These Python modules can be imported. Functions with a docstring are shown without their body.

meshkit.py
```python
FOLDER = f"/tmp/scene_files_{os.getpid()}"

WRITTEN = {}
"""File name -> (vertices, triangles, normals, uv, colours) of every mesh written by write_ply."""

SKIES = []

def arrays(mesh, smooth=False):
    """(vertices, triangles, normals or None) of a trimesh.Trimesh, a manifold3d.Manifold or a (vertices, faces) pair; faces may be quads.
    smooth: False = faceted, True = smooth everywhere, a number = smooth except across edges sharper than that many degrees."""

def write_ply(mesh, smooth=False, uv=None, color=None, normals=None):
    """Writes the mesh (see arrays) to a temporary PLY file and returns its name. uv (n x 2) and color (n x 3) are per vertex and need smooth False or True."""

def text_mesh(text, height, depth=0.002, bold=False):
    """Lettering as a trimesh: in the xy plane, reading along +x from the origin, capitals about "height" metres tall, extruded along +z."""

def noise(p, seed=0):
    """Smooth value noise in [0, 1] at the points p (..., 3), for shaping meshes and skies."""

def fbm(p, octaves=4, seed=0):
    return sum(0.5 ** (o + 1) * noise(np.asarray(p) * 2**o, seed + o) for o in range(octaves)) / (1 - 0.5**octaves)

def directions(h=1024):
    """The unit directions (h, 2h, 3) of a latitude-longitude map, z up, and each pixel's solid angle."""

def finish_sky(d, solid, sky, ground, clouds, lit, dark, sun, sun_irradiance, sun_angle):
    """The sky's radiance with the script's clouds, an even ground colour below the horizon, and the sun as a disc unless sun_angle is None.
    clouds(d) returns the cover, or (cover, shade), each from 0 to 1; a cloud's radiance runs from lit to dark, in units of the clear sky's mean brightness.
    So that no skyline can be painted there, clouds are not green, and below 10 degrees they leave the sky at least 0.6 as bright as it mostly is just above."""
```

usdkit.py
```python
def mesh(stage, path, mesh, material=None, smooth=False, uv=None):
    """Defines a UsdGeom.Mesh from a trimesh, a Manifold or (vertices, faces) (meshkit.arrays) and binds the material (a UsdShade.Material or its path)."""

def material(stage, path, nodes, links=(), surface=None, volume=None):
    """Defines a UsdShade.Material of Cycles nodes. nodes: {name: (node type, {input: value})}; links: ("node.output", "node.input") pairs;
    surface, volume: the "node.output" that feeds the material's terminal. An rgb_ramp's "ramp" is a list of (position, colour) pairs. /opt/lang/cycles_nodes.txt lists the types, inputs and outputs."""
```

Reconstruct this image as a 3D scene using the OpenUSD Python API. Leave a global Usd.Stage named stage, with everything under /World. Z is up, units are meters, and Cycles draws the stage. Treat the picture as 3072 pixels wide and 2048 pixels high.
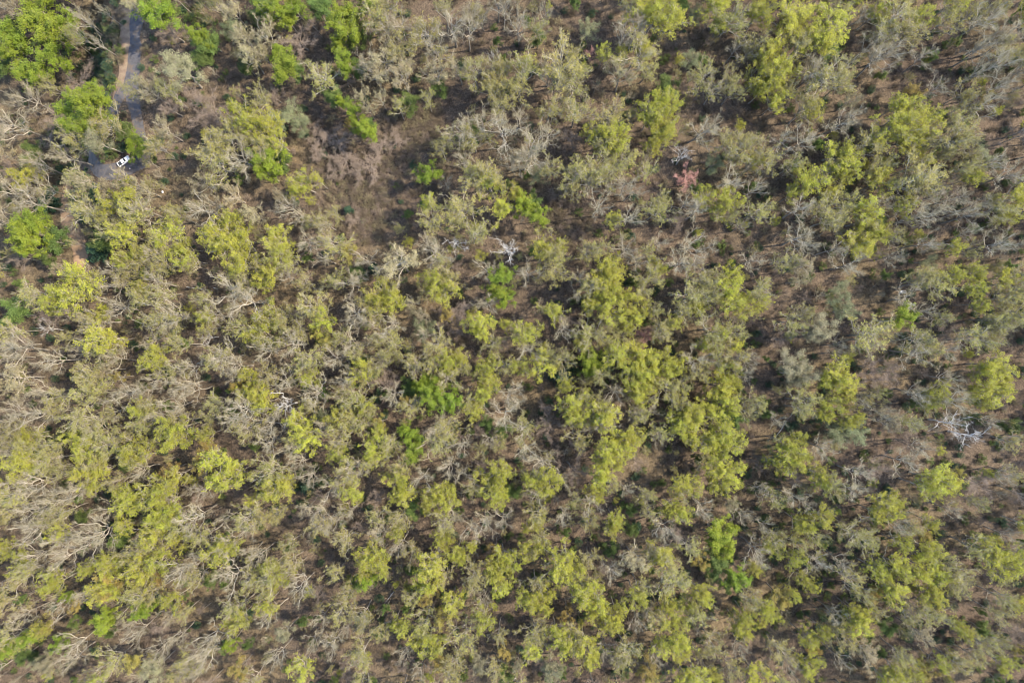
import math
import numpy as np
import trimesh
import shapely.geometry as sg
import manifold3d as m3
import usdkit
from pxr import Usd, UsdGeom, UsdLux, UsdShade, Gf, Sdf, Vt

stage = Usd.Stage.CreateInMemory()
UsdGeom.SetStageUpAxis(stage, "Z")
UsdGeom.SetStageMetersPerUnit(stage, 1.0)
UsdGeom.Xform.Define(stage, "/World")
UsdGeom.Scope.Define(stage, "/World/Looks")
L = "/World/Looks/"

# ------------------------------------------------------------------ camera, sky, sun, exposure
CAM_H = 295.0                 # a drone looking straight down
TX = 0.75                     # tangent of half the horizontal angle
EXPOSURE = 2.42
SUN_AZ, SUN_EL = math.radians(9.0), math.radians(44.0)      # azimuth measured from +x (picture right) towards +y (picture top)
SKY_STRENGTH, SUN_INTENSITY = 0.15, 0.68

cam = UsdGeom.Camera.Define(stage, "/World/drone_camera")
cam.CreateHorizontalApertureAttr(36.0)
cam.CreateVerticalApertureAttr(36.0 * 682 / 1024)
cam.CreateFocalLengthAttr(18.0 / TX)
cam.CreateClippingRangeAttr(Gf.Vec2f(1.0, 20000.0))
cam.CreateExposureAttr(EXPOSURE)
cam.AddTranslateOp().Set(Gf.Vec3d(0, 0, CAM_H))

to_sun = np.array([math.cos(SUN_EL) * math.cos(SUN_AZ), math.cos(SUN_EL) * math.sin(SUN_AZ), math.sin(SUN_EL)])
sky = UsdLux.DomeLight.Define(stage, "/World/sky")
usdkit.material(stage, L + "sky_look", {
    "t": ("sky_texture", {"sky_type": "single_scattering", "sun_disc": False, "sun_elevation": SUN_EL, "sun_rotation": math.atan2(to_sun[0], to_sun[1])}),
    "b": ("background_shader", {"strength": SKY_STRENGTH})}, [("t.color", "b.color")], surface="b.background")
UsdShade.MaterialBindingAPI.Apply(sky.GetPrim()).Bind(UsdShade.Material.Get(stage, L + "sky_look"))
sun = UsdLux.DistantLight.Define(stage, "/World/sun")
sun.CreateIntensityAttr(SUN_INTENSITY)
sun.CreateAngleAttr(1.0)
sun.CreateNormalizeAttr(True)
sun.CreateColorAttr(Gf.Vec3f(1.0, 0.89, 0.71))
xa = np.cross([0, 0, 1.0], to_sun); xa /= np.linalg.norm(xa)
ya = np.cross(to_sun, xa)
sun.AddTransformOp().Set(Gf.Matrix4d(*xa, 0, *ya, 0, *to_sun, 0, 0, 0, 0, 1))


# ------------------------------------------------------------------ helpers
USED = {}


def numbered(name, parent="/World"):
    k = USED.get((parent, name), 0)
    USED[(parent, name)] = k + 1
    return name if k == 0 else f"{name}_{k:03d}"


def tag(prim, label=None, cat=None, group=None, kind=None):
    for key, text in (("label", label), ("category", cat), ("group", group), ("kind", kind)):
        if text:
            prim.SetCustomDataByKey(key, text)
    return prim


def obj(name, mesh, mat, parent="/World", smooth=False):
    return usdkit.mesh(stage, f"{parent}/{numbered(name, parent)}", mesh, L + mat, smooth=smooth).GetPrim()


def smoothstep(a, b, x):
    t = np.clip((np.asarray(x, float) - a) / (b - a), 0, 1)
    return t * t * (3 - 2 * t)


def terrain(x, y):
    x, y = np.asarray(x, float), np.asarray(y, float)
    z = 1.1 * np.sin(x * 0.031 + 1.3) * np.sin(y * 0.027 - 0.4) + 0.7 * np.sin(x * 0.013 - y * 0.041 + 2.0) + 0.35 * np.sin(x * 0.093 + y * 0.071)
    # the ravine left of the lane: the bank faces away from the sun
    lane = -166.0 + 0.10 * (y - 100)
    along = smoothstep(25, 105, y)
    z = z - 30.0 * smoothstep(0, 36, lane - 4 - x) * along
    # lower, shaded draw at the lower right
    z = z - 7.0 * np.exp(-(((x - 105 + 0.35 * (y + 80)) / 26.0) ** 2)) * smoothstep(20, -60, y)
    return z


def ground_xy(u, v, z=0.0):
    k = TX * (CAM_H - z) / 1536.0
    return (u - 1536.0) * k, (1024.0 - v) * k


def on_ground(u, v):
    z = 0.0
    for _ in range(6):
        x, y = ground_xy(u, v, z)
        z = float(terrain(x, y))
    return x, y, z


def tubes(P, R, sides):
    """n tapering tubes through the points P (n, k, 3) with the radii R (n, k): one (vertices, faces)."""
    n, k, _ = P.shape
    d = P[:, -1] - P[:, 0]
    d = d / np.maximum(np.linalg.norm(d, axis=1, keepdims=True), 1e-9)
    ref = np.where(np.abs(d[:, 2:3]) > 0.85, [[1.0, 0, 0]], [[0, 0, 1.0]])
    a = np.cross(d, ref); a /= np.maximum(np.linalg.norm(a, axis=1, keepdims=True), 1e-9)
    b = np.cross(d, a)
    ang = np.arange(sides) / sides * 2 * np.pi
    ring = a[:, None, :] * np.cos(ang)[None, :, None] + b[:, None, :] * np.sin(ang)[None, :, None]
    V = P[:, :, None, :] + ring[:, None, :, :] * R[:, :, None, None]
    idx = np.arange(n * k * sides).reshape(n, k, sides)
    p, q = idx[:, :-1], idx[:, 1:]
    pn, qn = np.roll(p, -1, 2), np.roll(q, -1, 2)
    F = np.concatenate([np.stack([p, pn, qn], -1).reshape(-1, 3), np.stack([p, qn, q], -1).reshape(-1, 3)])
    return V.reshape(-1, 3), F


def join(parts):
    vs, fs, n = [], [], 0
    for v, f in parts:
        vs.append(v); fs.append(f + n); n += len(v)
    return np.vstack(vs), np.vstack(fs)


def unit(a):
    return a / np.maximum(np.linalg.norm(a, axis=-1, keepdims=True), 1e-9)


def leaf_quads(C, size, up, rng):
    """A folded four-sided leaf spray at each point C."""
    n = len(C)
    nrm = unit(rng.normal(size=(n, 3)) + [0, 0, up])
    a = unit(np.cross(nrm, rng.normal(size=(n, 3))))
    b = np.cross(nrm, a)
    s = (size * np.exp(rng.normal(0, 0.25, n)))[:, None]
    V = np.stack([C - a * s, C - b * s * 0.62 + nrm * s * 0.22, C + a * s, C + b * s * 0.62 + nrm * s * 0.22], 1).reshape(-1, 3)
    i = np.arange(n)[:, None] * 4
    return V, np.vstack([i + [0, 1, 2], i + [0, 2, 3]])


# ------------------------------------------------------------------ materials
def leaf_look(name, ramp, transl=0.35, rough=0.6, hue=0.02, val=0.25):
    """Leaves: a tone per leaf spray and per tree, some light passing through."""
    dark, mid, pale = ramp
    usdkit.material(stage, L + name, {
        "g": ("geometry", {}), "oi": ("object_info", {}),
        "pos": ("texture_coordinate", {}),
        "nz": ("noise_texture", {"scale": 0.45, "detail": 2.0}),
        "w": ("math", {"math_type": "multiply_add", "value2": 0.55, "value3": 0.0}),
        "w2": ("math", {"math_type": "multiply_add", "value2": 0.8, "value3": 0.0}),
        "r": ("rgb_ramp", {"ramp": [(0.05, dark), (0.5, mid), (1.0, pale)]}),
        "hm": ("map_range", {"from_min": 0.0, "from_max": 1.0, "to_min": 0.5 - hue, "to_max": 0.5 + hue}),
        "vm": ("map_range", {"from_min": 0.0, "from_max": 1.0, "to_min": 1.0 - val, "to_max": 1.0 + val}),
        "wn": ("white_noise_texture", {"dimensions": "1D"}),
        "h": ("hsv", {"saturation": 1.0, "fac": 1.0}),
        "p": ("principled_bsdf", {"roughness": rough, "specular_ior_level": 0.25}),
        "t": ("translucent_bsdf", {}),
        "m": ("mix_closure", {"fac": transl})},
        [("pos.object", "nz.vector"), ("g.random_per_island", "w.value1"), ("nz.fac", "w2.value1"), ("w.value", "w2.value3"), ("w2.value", "r.fac"),
         ("oi.random", "hm.value"), ("hm.result", "h.hue"), ("oi.random", "wn.w"), ("wn.value", "vm.value"), ("vm.result", "h.value"), ("r.color", "h.color"),
         ("h.color", "p.base_color"), ("h.color", "t.color"), ("p.BSDF", "m.closure1"), ("t.BSDF", "m.closure2")], surface="m.closure")


def bark_look(name, a, b, scale=1.3):
    usdkit.material(stage, L + name, {
        "c": ("texture_coordinate", {}), "oi": ("object_info", {}),
        "n": ("noise_texture", {"scale": scale, "detail": 4.0, "roughness": 0.65}),
        "r": ("rgb_ramp", {"ramp": [(0.3, a), (0.7, b)]}),
        "vm": ("map_range", {"from_min": 0.0, "from_max": 1.0, "to_min": 0.78, "to_max": 1.22}),
        "h": ("hsv", {"saturation": 1.0, "fac": 1.0}),
        "bu": ("bump", {"strength": 0.5, "distance": 0.05}),
        "p": ("principled_bsdf", {"roughness": 0.85, "specular_ior_level": 0.2})},
        [("c.object", "n.vector"), ("n.fac", "r.fac"), ("oi.random", "vm.value"), ("vm.result", "h.value"), ("r.color", "h.color"), ("h.color", "p.base_color"),
         ("n.fac", "bu.height"), ("bu.normal", "p.normal")], surface="p.BSDF")


def plain(name, col, rough=0.5, metal=0.0, spec=0.5, vary=0.08, scale=6.0):
    lo, hi = [c * (1 - vary) for c in col], [c * (1 + vary) for c in col]
    usdkit.material(stage, L + name, {
        "c": ("texture_coordinate", {}), "n": ("noise_texture", {"scale": scale, "detail": 3.0}),
        "r": ("rgb_ramp", {"ramp": [(0.3, lo), (0.7, hi)]}),
        "p": ("principled_bsdf", {"roughness": rough, "metallic": metal, "specular_ior_level": spec})},
        [("c.object", "n.vector"), ("n.fac", "r.fac"), ("r.color", "p.base_color")], surface="p.BSDF")


leaf_look("yellow_green_leaf", ((0.12, 0.118, 0.014), (0.27, 0.265, 0.028), (0.44, 0.43, 0.065)), transl=0.45, hue=0.010, val=0.2)
leaf_look("dull_olive_leaf", ((0.10, 0.09, 0.022), (0.21, 0.188, 0.047), (0.35, 0.315, 0.095)), transl=0.4, hue=0.014, val=0.22)
leaf_look("lime_leaf", ((0.06, 0.085, 0.009), (0.165, 0.205, 0.017), (0.31, 0.36, 0.04)), transl=0.4, hue=0.015, val=0.15)
leaf_look("mid_green_leaf", ((0.04, 0.06, 0.014), (0.09, 0.125, 0.028), (0.16, 0.205, 0.055)), hue=0.012)
leaf_look("tan_bud", ((0.09, 0.075, 0.036), (0.19, 0.158, 0.08), (0.29, 0.25, 0.135)), transl=0.2, hue=0.015)
leaf_look("grey_green_bud", ((0.075, 0.085, 0.04), (0.14, 0.155, 0.075), (0.22, 0.235, 0.12)), transl=0.25)
leaf_look("buff_bud", ((0.10, 0.09, 0.045), (0.175, 0.16, 0.085), (0.26, 0.245, 0.14)), transl=0.2, hue=0.015)
leaf_look("red_bud", ((0.19, 0.11, 0.085), (0.29, 0.17, 0.135), (0.38, 0.245, 0.20)), transl=0.25, hue=0.008, val=0.1)
leaf_look("golden_bud", ((0.13, 0.095, 0.022), (0.235, 0.185, 0.045), (0.36, 0.29, 0.09)), hue=0.02)
leaf_look("evergreen_leaf", ((0.012, 0.028, 0.014), (0.024, 0.05, 0.024), (0.045, 0.085, 0.04)), transl=0.1, val=0.15)
bark_look("grey_bark", (0.10, 0.085, 0.066), (0.22, 0.192, 0.155))
bark_look("pale_bark", (0.16, 0.135, 0.10), (0.33, 0.29, 0.225))
bark_look("dead_wood", (0.24, 0.222, 0.195), (0.44, 0.415, 0.375), 0.8)
bark_look("olive_twig", (0.10, 0.088, 0.038), (0.20, 0.178, 0.08))
bark_look("grey_twig", (0.098, 0.08, 0.042), (0.205, 0.172, 0.098))
bark_look("mauve_twig", (0.09, 0.067, 0.049), (0.185, 0.142, 0.108))
bark_look("white_twig", (0.18, 0.165, 0.145), (0.34, 0.32, 0.29))
bark_look("red_twig", (0.22, 0.10, 0.08), (0.34, 0.17, 0.14))
bark_look("brush_twig", (0.066, 0.050, 0.033), (0.135, 0.105, 0.07))
bark_look("green_brush", (0.05, 0.055, 0.022), (0.11, 0.115, 0.045))

usdkit.material(stage, L + "leaf_litter", {
    "g": ("geometry", {}),
    "big": ("noise_texture", {"scale": 0.022, "detail": 3.0, "roughness": 0.55}),
    "mid": ("noise_texture", {"scale": 0.28, "detail": 5.0, "roughness": 0.65}),
    "fine": ("noise_texture", {"scale": 2.6, "detail": 3.0, "roughness": 0.7}),
    "vor": ("voronoi_texture", {"scale": 3.5}), "vb": ("rgb_to_bw", {}), "vm": ("map_range", {"from_min": 0.2, "from_max": 0.8, "to_min": 0.55, "to_max": 1.25}),
    "br": ("rgb_ramp", {"ramp": [(0.36, (0.066, 0.049, 0.036)), (0.5, (0.078, 0.059, 0.042)), (0.60, (0.082, 0.063, 0.039)), (0.72, (0.090, 0.064, 0.038))]}),
    "mr": ("rgb_ramp", {"ramp": [(0.28, (0.62, 0.60, 0.58)), (0.5, (1.0, 1.0, 1.0)), (0.72, (1.3, 1.27, 1.2))]}),
    "fr": ("rgb_ramp", {"ramp": [(0.25, (0.55, 0.53, 0.52)), (0.5, (1.0, 1.0, 1.0)), (0.75, (1.55, 1.5, 1.42))]}),
    "m1": ("mix_color", {"blend_type": "multiply", "fac": 1.0, "use_clamp": False}),
    "m2": ("mix_color", {"blend_type": "multiply", "fac": 1.0, "use_clamp": False}),
    "leaf": ("hsv", {"saturation": 1.0, "fac": 1.0}),
    "bu": ("bump", {"strength": 0.9, "distance": 0.12}),
    "p": ("principled_bsdf", {"roughness": 0.95, "specular_ior_level": 0.1})},
    [("g.position", "big.vector"), ("g.position", "mid.vector"), ("g.position", "fine.vector"), ("g.position", "vor.vector"),
     ("big.fac", "br.fac"), ("mid.fac", "mr.fac"), ("fine.fac", "fr.fac"), ("br.color", "m1.a"), ("mr.color", "m1.b"), ("m1.result", "m2.a"), ("fr.color", "m2.b"),
     ("vor.color", "vb.color"), ("vb.val", "vm.value"), ("vm.result", "leaf.value"), ("m2.result", "leaf.color"), ("leaf.color", "p.base_color"), ("fine.fac", "bu.height"), ("bu.normal", "p.normal")], surface="p.BSDF")


def gravel_look(name, a, b, c):
    usdkit.material(stage, L + name, {
        "g": ("geometry", {}),
        "n1": ("noise_texture", {"scale": 0.35, "detail": 5.0, "roughness": 0.65}),
        "n2": ("noise_texture", {"scale": 5.0, "detail": 3.0, "roughness": 0.7}),
        "r": ("rgb_ramp", {"ramp": [(0.34, a), (0.5, b), (0.6, c)]}),
        "fr": ("rgb_ramp", {"ramp": [(0.25, (0.7, 0.7, 0.7)), (0.75, (1.3, 1.3, 1.3))]}),
        "m": ("mix_color", {"blend_type": "multiply", "fac": 1.0, "use_clamp": False}),
        "bu": ("bump", {"strength": 0.6, "distance": 0.05}),
        "p": ("principled_bsdf", {"roughness": 0.95, "specular_ior_level": 0.15})},
        [("g.position", "n1.vector"), ("g.position", "n2.vector"), ("n1.fac", "r.fac"), ("n2.fac", "fr.fac"), ("r.color", "m.a"), ("fr.color", "m.b"),
         ("m.result", "p.base_color"), ("n2.fac", "bu.height"), ("bu.normal", "p.normal")], surface="p.BSDF")


gravel_look("gravel", (0.036, 0.034, 0.035), (0.058, 0.056, 0.060), (0.078, 0.062, 0.050))
gravel_look("bare_soil", (0.095, 0.067, 0.047), (0.128, 0.090, 0.062), (0.15, 0.112, 0.075))
gravel_look("track_soil", (0.125, 0.082, 0.05), (0.17, 0.112, 0.07), (0.2, 0.135, 0.085))
gravel_look("stone", (0.30, 0.31, 0.33), (0.42, 0.43, 0.46), (0.5, 0.5, 0.52))
plain("white_paint", (0.62, 0.62, 0.63), 0.3, vary=0.03)
plain("dark_glass", (0.02, 0.024, 0.03), 0.08, vary=0.02)
plain("bed_liner", (0.022, 0.026, 0.03), 0.7)
plain("rubber", (0.02, 0.02, 0.02), 0.85)
plain("chrome", (0.5, 0.5, 0.52), 0.3, metal=1.0)
plain("lamp_lens", (0.55, 0.55, 0.55), 0.15)
plain("tail_lens", (0.35, 0.02, 0.015), 0.2)
plain("skin", (0.45, 0.28, 0.2), 0.6)
plain("pale_cloth", (0.5, 0.45, 0.43), 0.9)
plain("dark_cloth", (0.05, 0.045, 0.05), 0.9)
plain("brown_hair", (0.05, 0.03, 0.02), 0.7)

# ------------------------------------------------------------------ the ground
inner_x, inner_y = np.arange(-290, 290.1, 2.5), np.arange(-210, 210.1, 2.5)
far = np.cumsum(np.geomspace(6, 1500, 16))
gx, gy = (np.concatenate([a[0] - far[::-1], a, a[-1] + far]) for a in (inner_x, inner_y))
GX, GY = np.meshgrid(gx, gy)
GZ = terrain(GX, GY)
i = np.arange(GX.size).reshape(GX.shape)
quads = np.stack([i[:-1, :-1], i[:-1, 1:], i[1:, 1:], i[1:, :-1]], -1).reshape(-1, 4)
tag(obj("forest_floor", (np.stack([GX, GY, GZ], -1).reshape(-1, 3), quads), "leaf_litter", smooth=True),
    "brown leaf-littered forest floor under the trees", "ground", kind="structure")


def strip(name, mat, pts, width, lift, label, cat, seed, wob=0.5):
    """A road laid over the ground along photo pixels pts, with uneven edges."""
    rng = np.random.default_rng(seed)
    xy = np.array([on_ground(u, v)[:2] for u, v in pts])
    s = np.r_[0, np.cumsum(np.linalg.norm(np.diff(xy, axis=0), axis=1))]
    from scipy.interpolate import CubicSpline
    c = CubicSpline(s, xy)
    t = np.linspace(0, s[-1], int(s[-1] / 1.0) + 2)
    p, d = c(t), unit(c(t, 1))
    nrm = np.stack([-d[:, 1], d[:, 0]], 1)
    w = np.interp(t, s, np.broadcast_to(width, len(s))) / 2

    def wobble():
        k = rng.normal(0, 1, len(t))
        return np.convolve(k, np.ones(5) / 5, "same") * wob + np.convolve(rng.normal(0, 1, len(t)), np.ones(15) / 15, "same") * wob * 2

    e0, e1 = w + wobble(), w + wobble()
    rows = []
    for a in np.linspace(-1, 1, 7):
        q = p + nrm * (np.where(a < 0, a * e0, a * e1))[:, None]
        crown = lift + 0.05 * (1 - abs(a))
        rows.append(np.column_stack([q, terrain(q[:, 0], q[:, 1]) + crown]))
    V = np.stack(rows, 1)
    j = np.arange(V.shape[0] * 7).reshape(-1, 7)
    F = np.stack([j[:-1, :-1], j[:-1, 1:], j[1:, 1:], j[1:, :-1]], -1).reshape(-1, 4)[:, ::-1]
    return tag(obj(name, (V.reshape(-1, 3), F), mat, smooth=True), label, cat, kind="structure")


strip("soil_verge", "bare_soil", [(388, -30), (385, 60), (381, 160), (372, 235), (356, 290), (350, 330)], [8, 8, 7, 6, 5, 2], 0.045, "strip of bare orange-brown soil along the left of the lane", "verge", 3)
strip("dirt_track", "track_soil", [(246, 478), (222, 510), (205, 550), (196, 610), (200, 660), (228, 705), (240, 770), (228, 815)], [3, 5, 6, 6, 6, 7, 6, 2], 0.03, "brown dirt track running down from the gravel loop", "track", 4)
LOOP = [(393, 222), (372, 268), (344, 322), (310, 380), (274, 440), (277, 486), (316, 517), (374, 503), (428, 476), (432, 430), (416, 383), (406, 335), (398, 285), (393, 215)]
strip("gravel_loop", "gravel", LOOP, [5, 5, 5, 4.5, 5, 6, 6.5, 6.5, 6, 4, 5, 5.5, 4.5, 5], 0.07, "grey gravel loop around a clump of trees, the pickup on it", "road", 5, 0.5)
strip("gravel_lane", "gravel", [(409, -40), (410, 65), (406, 130), (404, 174), (395, 222), (388, 245)], [5, 5.5, 6, 6.5, 6, 4], 0.085, "grey gravel lane coming down from the top edge of the picture", "road", 6, 0.7)


# ------------------------------------------------------------------ trees
UP = np.array([0, 0, 1.0])


def bough(start, end, sag, k, wig, rng):
    """Curved paths from start to end (n, 3): outwards first, then up."""
    n = len(start)
    mid = (start + end) / 2
    mid[:, 2] += sag
    t = np.linspace(0, 1, k)[None, :, None]
    P = (1 - t) ** 2 * start[:, None] + 2 * t * (1 - t) * mid[:, None] + t ** 2 * end[:, None]
    ln = np.linalg.norm(end - start, axis=1)[:, None, None]
    P[:, 1:] += np.cumsum(rng.normal(0, 1, (n, k - 1, 3)), 1) * wig * ln
    return P


def children(P, R, m, u0, length, fwd, rnd, up, k, wig, taper, rng, outward=0.0, tip=0.3):
    """m shoots off every path of P; returns (paths, radii, which parent)."""
    n, kk, _ = P.shape
    par = np.repeat(np.arange(n), m)
    u = (u0 + (1 - u0) * (np.tile(np.arange(m), n) + rng.uniform(0.1, 0.95, n * m)) / m) * (kk - 1)
    a = np.minimum(u.astype(int), kk - 2)
    f = (u - a)[:, None]
    S = P[par, a] * (1 - f) + P[par, a + 1] * f
    T = unit(P[par, a + 1] - P[par, a])
    rr = R[par, a] * (1 - f[:, 0]) + R[par, a + 1] * f[:, 0]
    out = S * [1, 1, 0]
    D = unit(T * fwd + unit(rng.normal(size=S.shape)) * rnd + UP * up + unit(out) * outward)
    ln = length * (1.15 - 0.45 * u / (kk - 1)) * rng.uniform(0.7, 1.3, len(S))
    E = S + D * ln[:, None]
    Q = bough(S, E, 0.0, k, wig, rng)
    r0 = np.maximum(rr * taper, 0.004)
    return Q, r0[:, None] * np.linspace(1, tip, k)[None, :], par


def grow(seed, H=24.0, R=6.0, r0=0.30, fork=0.42, n1=9, n2=5, n3=5, n4=6, rise=0.30, wig=0.05, twig_r=0.014, twig_len=0.85, leaves=0, leaf=0.19, spread=0.45, up=0.9,
         twigs=True, split_limbs=False, limb_r=0.5, dome=0.75, fwd2=0.8, rnd2=0.7, lobes=1.0, bunch=7, wide=1.0):
    """One tree about H tall with a crown of radius R: {part: mesh or list of meshes}."""
    rng = np.random.default_rng(seed)
    k = 8
    top = np.array([rng.normal(0, 0.5), rng.normal(0, 0.5), H * 0.80])
    trunk = bough(np.zeros((1, 3)), top[None], 0.0, k, 0.007, rng)
    trunk[0, 0, 2] = -0.6
    tr = (r0 * np.linspace(1, 0.22, k) * np.r_[1.35, np.ones(k - 1)])[None]
    s = (np.arange(n1) + rng.uniform(0, 0.8, n1)) / n1
    tpos = (fork + (0.97 - fork) * s) * (k - 1)
    a = np.minimum(tpos.astype(int), k - 2)
    f = (tpos - a)[:, None]
    S = trunk[0, a] * (1 - f) + trunk[0, a + 1] * f
    rr = tr[0, a] * (1 - f[:, 0]) + tr[0, a + 1] * f[:, 0]
    az = rng.uniform(0, 6.28) + np.arange(n1) * 2.399 + rng.normal(0, 0.35, n1)
    rad = R * (0.92 - 0.62 * s ** 1.4) * rng.uniform(0.62, 1.12, n1)
    zt = H * (dome + (0.97 - dome) * s + rng.normal(0, 0.02, n1))
    zt = np.maximum(zt, S[:, 2] + rise * rad)
    E = np.stack([np.cos(az) * rad, np.sin(az) * rad, zt], 1) + top * [1, 1, 0]
    P1 = bough(S, E, -0.12 * (E - S)[:, 2], 7, wig, rng)
    R1 = (np.minimum(rr * 0.8, r0 * limb_r) * rng.uniform(0.75, 1.1, n1))[:, None] * np.linspace(1, 0.32, 7)[None, :]
    P2, R2, p2 = children(P1, R1, n2, 0.22, R * 0.36 * wide, fwd2, rnd2, 0.3, 5, wig, 0.62, rng, 0.2)
    P3, R3, p3 = children(P2, R2, n3, 0.2, R * 0.19 * wide, 0.8, 0.75, 0.25, 4, wig * 1.2, 0.7, rng, 0.1)
    out = {"trunk": tubes(trunk, tr, 8)}
    if split_limbs:
        out["limb"] = [join([tubes(P1[j:j + 1], R1[j:j + 1], 6)] + ([tubes(P2[p2 == j], R2[p2 == j], 4)] if n2 else []) + ([tubes(P3[p2[p3] == j], np.maximum(R3[p2[p3] == j], twig_r * 1.1), 3)] if n3 else [])) for j in range(n1)]
    else:
        out["branches"] = join([tubes(P1, R1, 6), tubes(P2, R2, 4), tubes(P3, np.maximum(R3, twig_r * 1.1), 3)])
    tips = P3.reshape(-1, 3)
    if n4:
        P4, R4, p4 = children(P3, R3, n4, 0.1, twig_len, 0.6, 0.8, 0.35, 2, 0.0, 1.0, rng, 0.1)
        R4 = np.broadcast_to(twig_r * np.array([1, 0.5]), R4.shape)
        if twigs:
            out["twigs"] = tubes(P4, R4, 3)
        tips = P4.reshape(-1, 3)
    if leaves:
        # sprays sit on some boughs more than on others, so that the crown is clumped
        w = rng.uniform(0.15, 1.0, len(P2)) ** lobes
        w = (w[p3[p4]] if n4 else w[p3])
        w = np.repeat(w, 2 if n4 else P3.shape[1])
        hi = (tips[:, 2] - tips[:, 2].min()) / max(np.ptp(tips[:, 2]), 1e-6)
        w = w * (0.45 + 0.55 * hi)
        pick = np.repeat(rng.choice(len(tips), leaves // bunch, p=w / w.sum()), bunch)
        C = tips[pick] + rng.normal(0, spread, (len(pick), 3)) * [1, 1, 0.8]
        out["foliage"] = leaf_quads(C, leaf, up, rng)
    return out


def grow_conifer(seed, H=9.0, R=3.0):
    rng = np.random.default_rng(seed)
    trunk = bough(np.zeros((1, 3)), np.array([[0.1, 0.1, H * 0.95]]), 0.0, 6, 0.005, rng)
    trunk[0, 0, 2] = -0.4
    tr = (0.16 * np.linspace(1, 0.1, 6))[None]
    n = 70
    s = rng.uniform(0.12, 0.97, n)
    az = rng.uniform(0, 6.283, n)
    rad = R * (1.05 - s) ** 0.8 * rng.uniform(0.75, 1.1, n)
    S = np.stack([np.zeros(n), np.zeros(n), s * H], 1)
    E = S + np.stack([np.cos(az) * rad, np.sin(az) * rad, rad * rng.uniform(-0.1, 0.3, n)], 1)
    P = bough(S, E, 0.1, 4, 0.03, rng)
    Rr = 0.03 * np.linspace(1, 0.3, 4)[None].repeat(n, 0)
    pick, u = rng.integers(0, n, 4200), rng.uniform(0.2, 1, 4200)[:, None]
    C = S[pick] * (1 - u) + E[pick] * u + rng.normal(0, 0.22, (4200, 3))
    return {"trunk": tubes(trunk, tr, 6), "branches": tubes(P, Rr, 3), "foliage": leaf_quads(C, 0.2, 0.8, rng)}


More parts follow.
